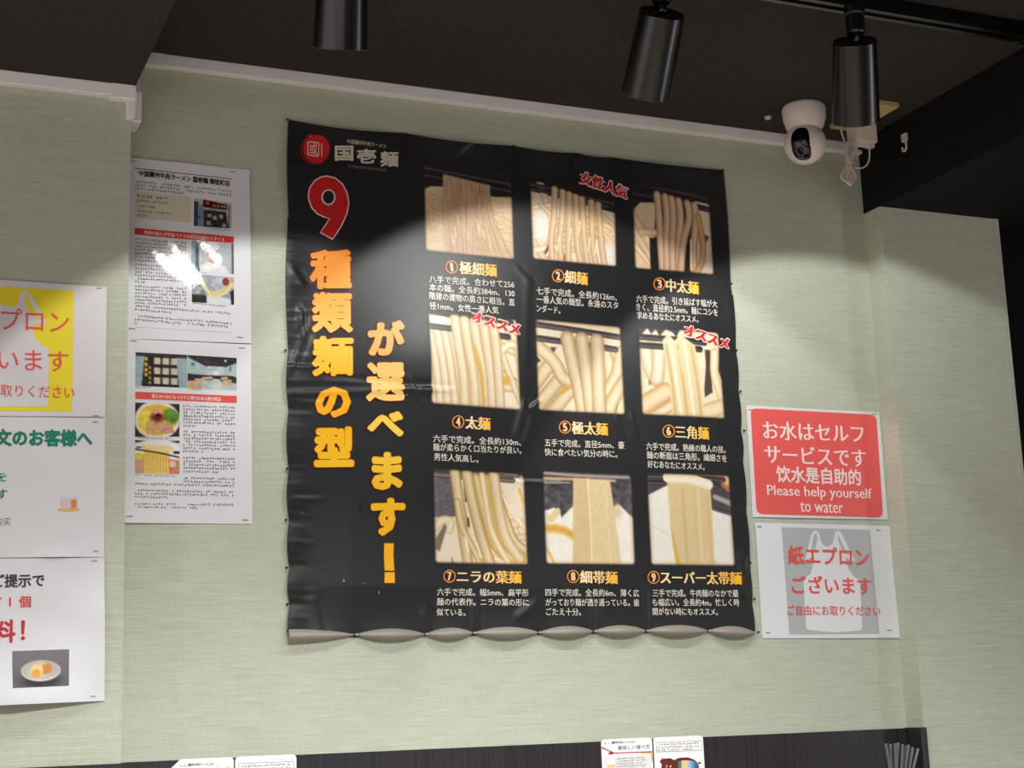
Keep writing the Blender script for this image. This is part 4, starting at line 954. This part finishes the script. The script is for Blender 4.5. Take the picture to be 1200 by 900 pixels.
apron_notice('apron_notice', 'white notice with yellow panel and orange apron lettering, topmost at the left edge', S5, MT['paper'],
             ((-150, 327), (86.5, 341.5), (84, 482.7), (-155, 479)), (240, 222, 44), apron_yellow,
             [('紙エプロン', -61, 372, 80.5, 378.5, 27, -.002), ('ございます', -62, 420, 80, 424, 26, -.002), ('ご自由にお取りください', -74, 455.5, 87, 460.5, 14.5, -.004)],
             'paper apron notices', (222, 218, 222), ((116, 338.5), (112, 487.5)), ((-196, 315), (124.7, 337), (123, 488.8), (-200, 486)), YL)
S6 = Sheet(YL, lambda X, Z: 0.0016 + 0.001 * np.sin(8 * X + 2) + 0.006 * np.exp(-((Z - float(at(60, 655, YL)[2])) / 0.012) ** 2) * np.exp(-((X - float(at(66, 655, YL)[0])) / 0.03) ** 2))
q = ((-199, 487.5), (123, 489.5), (121.8, 652.7), (-202, 655))
mb = MB(); grid_on(mb, S6, q, 60, 40, 0, lin((222, 220, 224)))
text(mb, S6, 'を', -8, 559, 8.3, 559, 11, L1, (30, 130, 104), bold=0.02); text(mb, S6, 'す', -4.5, 579, 9, 579, 12, L1, (30, 130, 104), bold=0.02); text(mb, S6, '购买', -6.5, 611.3, 12.5, 611.5, 9.5, L1, (120, 120, 120))
h6 = tag(mb.build('order_notice', MT['paper'], smooth=True, origin=(float(at(0, 653, YL)[0]), YL, float(at(0, 653, YL)[2]))), 'white notice with green heading and small printed tray of drinks, at the left edge', 'notice')
tb = MB(); text(tb, S6, '注文のお客様へ', -25.5, 513, 108.2, 513.6, 18.5, L1 + .0002, (26, 128, 102), bold=0.045); tb.build('heading', MT['paper'], h6)
pb = MB()                                            # printed tray with two glasses
T = lambda p: [(x / 8.571, 560 + y / 8.571) for x, y in p]
poly(pb, S6, T(ell(690, 320, 116, 20, 24)), L1, (238, 178, 100))
for x0, c in ((608, (240, 190, 196)), (702, (226, 130, 62))):
    poly(pb, S6, T([(x0, 195), (x0 + 78, 195), (x0 + 70, 318), (x0 + 6, 318)]), L2, (206, 204, 220)); poly(pb, S6, T([(x0 + 10, 222), (x0 + 66, 222), (x0 + 60, 308), (x0 + 14, 308)]), L3, c)
pb.build('printed_picture', MT['paper'], h6)
for x, y in ((112, 494.5), (112, 646)): staple(h6, S6, x, y, 6, .04)
zb = float(at(0, 826, YL)[2])
S7 = Sheet(YL, lambda X, Z: 0.0016 + 0.0013 * (1 + np.sin(22 * X + 9 * Z)) * 0.5 + 0.0012 * np.sin(40 * Z + 13 * X) ** 2 + 0.024 * np.exp(-((Z - zb) / 0.05) ** 2) * np.clip((float(at(122, 800, YL)[0]) - X) / 0.12, 0, 1) + 0.004 * np.exp(-((X - float(at(122, 740, YL)[0])) / 0.02) ** 2) * np.exp(-((Z - float(at(122, 740, YL)[2])) / 0.05) ** 2))
q = ((-202, 656.5), (121.8, 654), (122.2, 821.3), (-204, 836))
mb = MB(); grid_on(mb, S7, q, 60, 44, 0, lin((222, 221, 226)))
h7 = tag(mb.build('egg_notice', MT['paper'], smooth=True, origin=(float(at(0, 826, YL)[0]), YL, float(at(0, 826, YL)[2]))), 'white notice with red lettering and a boiled egg photo, lowest sheet at the left edge', 'notice')
tb = MB()
text(tb, S7, 'ご提示で', -9, 681.3, 51.7, 680.2, 15, L1 + .0003, (60, 34, 44), bold=0.025)
text(tb, S7, 'ド', -12, 705.5, 1.8, 705.4, 13, L1 + .0003, (222, 56, 48), bold=0.02); poly(tb, S7, rrect(((10.7, 700), (12.6, 700), (12.5, 711), (10.6, 711)), .8), L1 + .0003, (222, 56, 48)); text(tb, S7, '個', 22, 705.4, 36, 705.2, 13.5, L1 + .0003, (222, 56, 48), bold=0.02)
text(tb, S7, '料', -9, 740, 18, 739.5, 26, L1 + .0003, (196, 30, 42), bold=0.03); poly(tb, S7, rrect(((24.4, 727), (29.2, 727), (27.9, 744), (24.8, 744)), 1.6), L1 + .0003, (196, 30, 42)); poly(tb, S7, ell(26.6, 748, 2.5, 2.4, 16), L1 + .0003, (196, 30, 42))
tb.build('lettering', MT['paper'], h7)
def eggs():
    P = Pic(66, 44, (112, 106, 110)); P.a *= (1.08 - .25 * P.y)[..., None]; P.oval(.5, .82, .32, .2, (40, 34, 38), .5); P.oval(.5, .56, .345, .28, (214, 206, 196)); P.oval(.5, .54, .325, .25, (178, 172, 168)); P.oval(.47, .56, .2, .2, (206, 192, 176), .5)
    P.oval(.58, .5, .12, .16, (206, 132, 52), .15); P.oval(.44, .53, .1, .18, (230, 204, 150), .12); P.oval(.42, .62, .075, .11, (236, 156, 24), .12); P.oval(.5, .37, .1, .04, (224, 190, 140), .5); P.grain(8, 30, 2); return P.a
pb = MB(); raster(pb, S7, ((14, 763.3), (80.5, 761), (79.7, 803.8), (13.2, 806.8)), eggs(), L1); pb.build('printed_photo', MT['paper'], h7, smooth=True)
for x, y in ((110, 657.5), (108, 816)): staple(h7, S7, x, y, 6, .02)

# ------------------------------------------------------------------ track lights
YT = 1.885
b = MB()
b.box((0.5, YT - 0.018, ZC - 0.020), (1.752, YT + 0.018, ZC), bev=0.001)
b.box((0.5, YT - 0.014, ZC - 0.0235), (1.735, YT - 0.006, ZC - 0.020)); b.box((0.5, YT + 0.006, ZC - 0.0235), (1.735, YT + 0.014, ZC - 0.020))
b.box((1.752, YT - 0.019, ZC - 0.024), (1.766, YT + 0.019, ZC), bev=0.002)
tag(b.build('light_track', MT['lampb'], origin=(1.1, YT, ZC)), 'black lighting track along the ceiling carrying the spotlights', 'light track')

def spot(label, top, bot, ext=1.0):
    """top: centre of the can's upper end; bot: direction point of its mouth"""
    top = Vector(top); ax = Vector(bot) - top; Lc = ax.length; ax.normalize()
    t = empty('track_spotlight', (top.x, YT, ZC), label, 'spotlight', 'black track spotlights')
    R1, R0 = 0.0375, 0.0340
    c = MB()
    c.lathe([(0.0, 0.004), (0.012, 0.004), (R0 - .003, 0.003), (R0 - .001, 0.0), (R0, 0.003), (R0, 0.0034), (R0, 0.0038), (R0 + .03 * (R1 - R0), 0.008), (R0 + .97 * (R1 - R0), Lc - 0.006), (R1, Lc - 0.0015), (R1, Lc - 0.0012), (R1, Lc - 0.001), (R1 - 0.0006, Lc), (R1 - 0.0025, Lc), (R1 - 0.003, Lc - 0.004)], top, ax, n=64)
    c.build('can', MT['lampb'], t, smooth=True)
    r = MB(); r.lathe([(R1 - 0.003, Lc - 0.003), (R1 - 0.006, Lc - 0.015), (0.024, Lc - 0.035), (0.018, Lc - 0.036)], top, ax, n=48); r.build('reflector', MT['lampi'], t, smooth=True)
    e = MB(); e.lathe([(0.0, Lc - 0.0355), (0.018, Lc - 0.0355)], top, ax, n=32); e.build('lamp_face', MT['lampe'], t)
    s = MB()
    mount = Vector((top.x, YT, ZC - 0.0235))
    s.lathe([(0.0, 0.0), (0.0165, 0.0), (0.0165, 0.006), (0.0145, 0.008), (0.0145, 0.036), (0.012, 0.039), (0.0, 0.039)], mount, (0, 0, -1), n=32); s.build('track_adapter', MT['lampb'], t, smooth=False)
    s = MB(); s.tube([mount + Vector((0, 0, -0.03)), mount + Vector((0, 0, -0.05)), top + ax * 0.004], 0.0068, n=14); s.build('stem', MT['lampb'], t, smooth=True)
    ld = bpy.data.lights.new('spot_beam', 'SPOT'); ld.energy = SPOT_W * ext; ld.color = SPOT_COL; ld.spot_size = SPOT_ANGLE; ld.spot_blend = 0.10; ld.shadow_soft_size = 0.018
    lo = bpy.data.objects.new('spot_beam', ld); COL.objects.link(lo); lo.parent = t
    lo.rotation_euler = ax.to_track_quat('-Z', 'Y').to_euler(); lo.location = (top + ax * (Lc + 0.004)) - Vector(t.location)
    return t
def rp(px, py, Y): return tuple(map(float, at(px, py, Y)))
spot('black track spotlight partly cut off by the top edge, leftmost', rp(402, -57, 1.895), rp(399, 57, 1.955))
spot('black track spotlight tilted to the left, in the middle of the track', rp(776, 14, 1.885), rp(757, 111, 1.965))
spot('black track spotlight in front of the white security camera, rightmost', rp(1001.5, 47, 1.89), rp(1003, 142, 1.955))
# next lamp of the row, on the lower soffit at the left, outside the frame
t0 = Vector((-0.42, 1.90, ZS - 0.075))
def far_lamp(x, y, z, en=0.55, axis=(0.1, 0.55, -0.83), ang=SPOT_ANGLE, blend=0.10, hang=ZS, label='black spotlight under the lower ceiling, out of view at the left'):
    top = Vector((x, y, z)); ax = Vector(axis).normalized()
    t = empty('track_spotlight', (x, y, hang), label, 'spotlight', 'black track spotlights')
    c = MB(); c.lathe([(0.0, 0.0), (0.034, 0.0), (0.0375, 0.148), (0.034, 0.148), (0.02, 0.115), (0.0, 0.115)], top, ax, n=40); c.build('can', MT['lampb'], t, smooth=True)
    s = MB(); s.tube([(x, y, hang), top[:]], 0.007, n=10); s.build('stem', MT['lampb'], t)
    ld = bpy.data.lights.new('spot_beam', 'SPOT'); ld.energy = SPOT_W * en; ld.color = SPOT_COL; ld.spot_size = ang; ld.spot_blend = blend; ld.shadow_soft_size = 0.018
    lo = bpy.data.objects.new('spot_beam', ld); COL.objects.link(lo); lo.parent = t
    lo.rotation_euler = ax.to_track_quat('-Z', 'Y').to_euler(); lo.location = (top + ax * 0.155) - Vector(t.location)
far_lamp(-0.42, 1.90, ZS - 0.06)
# added row of fill lamps that brightens the lower wall (above the camera's view)
b = MB(); b.box((0.3, 0.60, ZC - 0.020), (1.78, 0.636, ZC), bev=0.001)
tag(b.build('light_track', MT['lampb'], origin=(1.0, 0.618, ZC)), 'black lighting track of the second lamp row, out of view', 'light track')
for x_ in (0.50, 1.05, 1.60): far_lamp(x_, 0.618, ZC - 0.075, FILL_ROW * {0.50: 1.3, 1.05: 0.95, 1.60: 0.7}[x_], (-0.05, 0.37, -0.91), math.radians(108), 0.6, ZC - 0.02, 'black spotlight of the second track row, out of view')

# ------------------------------------------------------------------ security camera, adapter, cable and small fittings
YC_ = 2.30
cx, cy, cz = rp(943.2, 168.3, YC_)
R = 0.0385
cb = empty('security_camera', (cx, YC_, ZC), 'white dome security camera with black face hanging from the ceiling corner', 'camera')
m = MB(); bx = float(at(941.5, 125, YC_)[0])
m.lathe([(0.0, 0.0), (0.036, 0.0), (0.0395, 0.004), (0.0405, 0.009), (0.039, 0.026), (0.034, 0.042), (0.027, 0.052), (0.0, 0.054)], (bx, YC_, ZC), (0, 0, -1), n=48); m.build('ceiling_base', MT['camw'], cb, smooth=True)
m = MB(); m.lathe([(R * math.sin(a), -R * math.cos(a)) for a in np.linspace(0, math.pi, 33)], (cx, cy, cz), (0, 0, 1), n=56); m.build('ball_head', MT['camw'], cb, smooth=True)
view = (Vector((0, 0, HC)) - Vector((cx, cy, cz))).normalized()
side = Vector((0, 0, 1)).cross(view).normalized(); upv = view.cross(side)
fwd = (view - side * 0.23 - upv * 0.02).normalized(); fs = Vector((0.05, 0, 1)).cross(fwd).normalized(); fu = fwd.cross(fs)
def on_ball(a, h, r):
    d = math.hypot(a, h); k = math.sqrt(max(1e-6, 1 - min(d, .999) ** 2)); v = fs * a + fu * h + fwd * k
    return (Vector((cx, cy, cz)) + v.normalized() * r)[:]
def stadium(rx, ry, n=40):
    out = []
    for a in np.linspace(0, 2 * math.pi, n + 1)[:-1]:
        c, s = math.cos(a), math.sin(a); out.append((rx * math.copysign(abs(c) ** 0.75, c) + .05 * (s * s), ry * math.copysign(abs(s) ** 0.75, s)))
    return out
m = MB(); st = stadium(.47, .80); V = [on_ball(0, 0, R * 1.012)]; F = []; n = len(st)
for k in range(1, 9):
    for a, h in st: V.append(on_ball(a * k / 8, h * k / 8, R * (1.012 if k < 8 else 0.998)))
for k in range(8):
    for i in range(n):
        j = (i + 1) % n
        F.append((0, 1 + i, 1 + j) if k == 0 else (1 + (k - 1) * n + i, 1 + k * n + i, 1 + k * n + j, 1 + (k - 1) * n + j))
m.add(V, F); face = m.build('face_panel', MT['camb'], cb, smooth=True)
def facering(a0, h0, r0, r1, name, mm, par, lift=1.02):
    m = MB(); V = []; N = 28
    for r in (r0, r1):
        for t in np.linspace(0, 2 * math.pi, N + 1)[:-1]: V.append(on_ball(a0 + r * math.cos(t), h0 + r * math.sin(t), R * lift))
    m.add(V, [(i, (i + 1) % N, N + (i + 1) % N, N + i) for i in range(N)]); m.build(name, mm, par, smooth=True)
facering(.0, -.28, .24, .19, 'lens_ring', MT['lensring'], face); facering(.0, -.28, .12, .001, 'lens', MT['camb'], face, 1.025)
facering(-.02, -.62, .05, .001, 'sensor', MT['lensring'], face)

XZp = lambda px, py, Y: rp(px, py, Y)
m = MB(); m.box((1.694, 2.229, ZC - 0.009), (1.755, 2.365, ZC), bev=0.001); tag(m.build('ceiling_board', MT['beige'], origin=(1.725, 2.3, ZC)), 'small beige board screwed to the ceiling behind the rightmost spotlight', 'board')
YA = 2.318
a0 = rp(1005, 164, YA - 0.014); a1 = rp(1029, 164, YA - 0.014)
ad = empty('power_adapter', ((a0[0] + a1[0]) / 2, YA, ZC - 0.009), 'white power adapter plugged in under the beige ceiling board', 'adapter')
m = MB(); m.box((a0[0], YA - 0.014, a0[2]), (a1[0], YA + 0.02, ZC - 0.009), bev=0.002); m.build('housing', MT['camw'], ad)
p0 = rp(1018.5, 164, YA); p1 = rp(1018.5, 173.5, YA)
m = MB(); m.box((p0[0] - 0.0085, YA - 0.006, p1[2]), (p0[0] + 0.0085, YA + 0.006, a0[2] + 0.001), bev=0.0015); m.build('usb_plug', MT['cable_pl'], ad)
def smoothpath(pts, n=8):
    P = np.array(pts, float); out = []
    for i in range(len(P) - 1):
        q0, q1, q2, q3 = P[max(i - 1, 0)], P[i], P[i + 1], P[min(i + 2, len(P) - 1)]
        for f in np.linspace(0, 1, n, endpoint=False): out.append(0.5 * (2 * q1 + (q2 - q0) * f + (2 * q0 - 5 * q1 + 4 * q2 - q3) * f ** 2 + (3 * q1 - q0 - 3 * q2 + q3) * f ** 3))
    out.append(P[-1]); return out
cc = empty('coiled_cable', rp(996, 217, YA), 'white cable tied in a hanging bundle below the power adapter', 'cable')
m = MB()
m.tube(smoothpath([rp(x, y, YA) for x, y in ((1018.5, 173.5), (1019, 184), (1016, 193), (1009, 197), (1001, 196))]), 0.0017, n=8)
m.tube(smoothpath([rp(x, y, YA) for x, y in ((984.5, 146), (986, 154), (990, 168), (993, 182))]), 0.0017, n=8)
m.build('lead', MT['cable_pl'], cc, smooth=True)
m = MB()
for k in range(9):
    o = (k - 4) * 1.1; d = (k % 3 - 1) * 0.004
    top_ = (997 + o * .6 + random.uniform(-1, 1), 164 + abs(o) * .5 + random.uniform(-1, 2)); lo_ = (995 + o * 1.0 + random.uniform(-1.5, 1.5), 216 - abs(o) * .5 + random.uniform(-3, 2))
    w = random.uniform(3.0, 5.5)
    loop = [(995 + o * .25, 191), (997 + o * .6 - w, 176), top_, (997 + o * .6 + w, 175), (996 + o * .25, 191), (995 + o + w, 206), lo_, (994 + o - w, 206), (995 + o * .25, 191)]
    m.tube(smoothpath([rp(x, y, YA + d) for x, y in loop], 7), 0.0016, n=7)
m.build('bundle', MT['cable_pl'], cc, smooth=True)
m = MB(); tz = rp(995.5, 191, YA); m.lathe([(0.0068, -0.0016), (0.0082, -0.0012), (0.0082, 0.0012), (0.0068, 0.0016)], tz, (0.15, 0, 1), n=20); m.build('tie', MT['cable_pl'], cc, smooth=True)
m = MB(); m.tube(smoothpath([rp(x, y, YC_ + 0.01) for x, y in ((962, 122), (970, 121.5), (977, 121), (988, 123))]), 0.0035, n=8); tag(m.build('camera_lead', MT['cable_pl'], smooth=True, origin=rp(970, 121, YC_)), 'short white lead running from the security camera to the beige board', 'cable')
kx, ky, kz = [float(v) for v in (ray(900, 137) * (1.0755 / ray(900, 137)[2]))]
m = MB(); m.lathe([(0.0, 0.005), (0.005, 0.0045), (0.0068, 0.002), (0.007, 0.0)], (kx, ky, ZC), (0, 0, -1), n=18); tag(m.build('ceiling_plug', MT['cable_pl'], smooth=True, origin=(kx, ky, ZC)), 'tiny white plug in the ceiling left of the security camera', 'plug')
# clip on the side of the right beam
ry_ = float(XR / ray(1060, 160)[0]); hz = float(ray(1060, 160)[2] * ry_ + HC)
m = MB(); ln = 0.02
m.box((XR - 0.006, ry_ - 0.011, hz - 0.012), (XR, ry_ + 0.004, hz + 0.004), bev=0.001)
m.tube([(XR - 0.004, ry_ - 0.008, hz - 0.010), (XR - 0.004, ry_ - 0.008, hz - 0.026), (XR - 0.005, ry_ - 0.004, hz - 0.031), (XR - 0.005, ry_ + 0.002, hz - 0.029), (XR - 0.005, ry_ + 0.003, hz - 0.022)], 0.0022, n=8)
tag(m.build('cable_clip', MT['cable_pl'], origin=(XR, ry_, hz)), 'small white cable clip stuck to the black beam on the right', 'clip')
tg = rp(79, 140.5, YL)
m = MB(); m.box((tg[0] - 0.005, YL - 0.003, tg[2] - 0.0028), (tg[0] + 0.005, YL, tg[2] + 0.0028), bev=0.0008); tag(m.build('wall_clip', MT['cable_pl'], origin=(tg[0], YL, tg[2])), 'tiny white clip on the green wall near the top left', 'clip')

# ------------------------------------------------------------------ menu cards and chopsticks on the ledge
def card(label, group, q, Yc, white, paint, cut=False):
    """laminated card standing on the ledge; q: top-left and top-right corner of the card in the frame"""
    (xa, ya), (xb, yb) = q; A = at(xa, ya, Yc); B = at(xb, yb, Yc)
    X0, X1, Z1 = float(A[0]), float(B[0]), float((A[2] + B[2]) / 2); r = 0.006
    pts = []
    corners = [(X0, Z1, 'tl'), (X1, Z1, 'tr'), (X1, ZT, 'br'), (X0, ZT, 'bl')]
    if cut: corners[0] = None
    for c in corners:
        if c is None:
            pts += [(X0, Z1 - 0.016), (X0 + 0.018, Z1)]; continue
        x, z, k = c; sx = 1 if 'l' in k else -1; sz = -1 if 't' in k else 1
        arc = [(x + sx * r - sx * r * math.cos(t), z + sz * r - sz * r * math.sin(t)) for t in np.linspace(0, math.pi / 2, 6)]
        pts += arc if k in ('tl', 'br') else arc[::-1]
    m = MB(); n = len(pts); th = 0.0012
    V = [(x, Yc, z) for x, z in pts] + [(x, Yc + th, z) for x, z in pts]
    F = [tuple(range(n))[::-1], tuple(range(n, 2 * n))] + [(i, (i + 1) % n, n + (i + 1) % n, n + i) for i in range(n)]
    m.add(V, F, 0, lin(white))
    o = tag(m.build('menu_card', MT['gloss'], origin=((X0 + X1) / 2, Yc, ZT)), label, 'menu card', group)
    sh = Sheet(Yc, lambda X, Z: 0 * X)
    paint(o, sh)
    return o
def face_eat(dx, dy, sc, cutx=0):
    def f(o, sh):
        m = MB(); K = lambda x, y: (dx + (x - 705) * sc, dy + (y - 865) * sc)
        def tl(s, x0, y0, x1, y1, h, c, **k): text(m, sh, s, *K(x0, y0), *K(x1, y1), h * sc, .0003, c, **k)
        tl('蘭州牛肉ラーメンの', 717, 870.2, 743.5, 869.3, 2.9, (60, 56, 60), bold=.02); micro(m, sh, *K(708, 871.3), *K(716.5, 871), 1.6 * sc, .0003, (90, 86, 90))
        tl('美味しい食べ方', 723.8, 876.5, 761.5, 874.8, 5.2, (40, 36, 40))
        P = lambda q, c, of: poly(m, sh, [K(*p) for p in q], of, c)
        P([(704.6, 875), (719.6, 881.9), (764.2, 880.2), (764.3, 881.4), (719.5, 883.2), (704.6, 876.6)], (196, 60, 58), .0003); P([(712, 884), (716, 879.8), (719.6, 882.8), (717, 884)], (160, 50, 48), .0004); P([(750, 881.6), (764, 881.2), (765, 893), (761, 887)], (226, 168, 80), .0003)
        P([(708, 885.2), (762.5, 882.6), (764.5, 905), (709, 905)], (226, 224, 222), .0005)
        for i in range(5): micro(m, sh, *K(722, 889.3 + i * 3), *K(756 + (i % 2), 887.4 + i * 3), 2 * sc, .0007, (70, 66, 70))
        P(ell(716, 897, 4.6, 6, 18), (232, 200, 150), .0008); P(ell(715.6, 893.6, 4.8, 2.6, 16), (246, 242, 238), .0010)
        m.build('printed_face', MT['gloss'], o)
    return f
def face_cow(dx, dy, sc):
    def f(o, sh):
        m = MB(); K = lambda x, y: (dx + (x - 766) * sc, dy + (y - 864) * sc)
        P = lambda q, c, of: poly(m, sh, [K(*p) for p in q], of, c)
        P([(768.8, 870), (822.3, 868), (822.6, 879.3), (769.2, 881.4)], (120, 116, 116), .0003); P([(769.2, 870.5), (821.9, 868.5), (822.2, 878.9), (769.6, 880.9)], (242, 240, 240), .0005)
        micro(m, sh, *K(772, 872.8), *K(818.5, 870.9), 2.4 * sc, .0007, (50, 46, 50)); micro(m, sh, *K(770, 876), *K(820.5, 874.2), 2.4 * sc, .0007, (50, 46, 50)); micro(m, sh, *K(770, 879.2), *K(786, 878.5), 2.4 * sc, .0007, (70, 50, 54)); micro(m, sh, *K(786, 878.5), *K(796, 878.2), 2.4 * sc, .0008, (206, 46, 50), fill=1); micro(m, sh, *K(797, 878.2), *K(812, 877.5), 2.4 * sc, .0007, (60, 56, 60))
        # round-backed brown animal with striped flank
        P([(773, 892), (776, 889), (786, 888.5), (789, 890.5), (796, 888), (806, 887.5), (814, 890.5), (818, 896), (821, 905), (774, 905), (775.5, 896)], (104, 48, 36), .0004)
        P([(772, 892), (777, 890.5), (776, 893.5)], (104, 48, 36), .0005); P([(775, 889.3), (774.4, 886.4), (776.8, 888.6)], (206, 190, 160), .0005); P([(790.4, 890.2), (793, 887.8), (791.5, 891)], (206, 190, 160), .0005); P([(816.5, 894.3), (820, 893), (822.2, 893.5), (819, 895.6)], (104, 48, 36), .0005)
        for i, c in enumerate(((60, 130, 130), (222, 206, 90), (230, 190, 170), (170, 176, 216), (80, 160, 200), (60, 110, 150))):
            x = 794.5 + i * 3.7; P([(x, 892.3 - 1.2 * math.sin(i * .6)), (x + 3.7, 892 - 1.2 * math.sin((i + 1) * .6)), (x + 4, 905), (x + .3, 905)], c, .0007)
        P(ell(781, 898, 1.1, 1.5, 10), (240, 150, 140), .0007); P(ell(785.5, 898, .8, 1.2, 10), (250, 246, 240), .0007)
        m.build('printed_face', MT['gloss'], o)
    return f
YK = 2.345
card('white menu card with red ribbon print under the poster, left of its pair', 'menu cards', ((704.3, 866.2), (763.8, 864.4)), YK, (236, 234, 234), face_eat(705, 865, 1.0))
card('white menu card with brown animal print, standing under the poster', 'menu cards', ((765.6, 864.2), (823.6, 861.7)), YK - 0.002, (238, 236, 236), face_cow(766, 864, 1.0))
card('white menu card with cut top left corner at the bottom left of the picture', 'menu cards', ((197.0, 889.5), (274, 887.8)), YK, (236, 234, 234), face_eat(197 + 10, 889.5 + 1, 1.12), cut=True)
card('white menu card with text box at bottom left, beside the cut-cornered card', 'menu cards', ((275.7, 887.2), (347.3, 883.6)), YK - 0.002, (238, 236, 236), face_cow(276, 887.2, 1.22))

# chopsticks in a cup, bottom right
YH = 2.30
tops = [(1037.8, 871.5, 1042.5), (1043.2, 872, 1045), (1048.8, 871.3, 1049), (1052.3, 870.5, 1051), (1057.8, 872.5, 1054), (1062.4, 874.5, 1059), (1064.8, 873, 1061), (1069.6, 876, 1063), (1075.8, 877.3, 1069)]
cupc = rp(1055, 930, YH)
cu = MB(); cu.lathe([(0.0, 0.0), (0.036, 0.0), (0.040, 0.115), (0.038, 0.115), (0.034, 0.004), (0.0, 0.004)], (cupc[0], YH, ZT), (0, 0, 1), n=36)
tag(cu.build('chopstick_cup', MT['cup'], smooth=True, origin=(cupc[0], YH, ZT)), 'black cup holding grey chopsticks on the ledge, below the frame at the right', 'cup')
lab = ['first grey chopstick from the left in the cup at bottom right', 'second grey chopstick from the left in the cup', 'third grey chopstick from the left in the cup', 'dark grey chopstick close beside the third one, fourth from the left', 'fifth chopstick from the left, pale grey in the middle of the cup', 'sixth chopstick from the left, mostly hidden behind the others', 'seventh chopstick from the left with a bright top end', 'eighth chopstick from the left in the cup', 'rightmost grey chopstick in the cup, leaning outwards']
for k, (x, y, xb) in enumerate(tops):
    dY = (-0.012, 0.008, -0.014, 0.010, -0.016, 0.012, 0.002, -0.010, 0.004)[k]
    A = Vector(rp(x, y, YH + dY)); B0 = Vector(rp(xb, 900, YH + dY)); dirv = (B0 - A).normalized(); bot = A + dirv * ((ZT + 0.006 - A.z) / dirv.z)
    off = Vector((bot.x - cupc[0], bot.y - YH, 0))
    if off.length > 0.024: bot -= off * (1 - 0.024 / off.length)
    m = MB(); m.tube([bot, A - (A - bot).normalized() * 0.0015, A], [0.0016, 0.0028, 0.0024], n=10)
    tag(m.build('chopstick', MT['chop'], origin=bot), lab[k], 'chopstick', 'grey chopsticks in the cup')
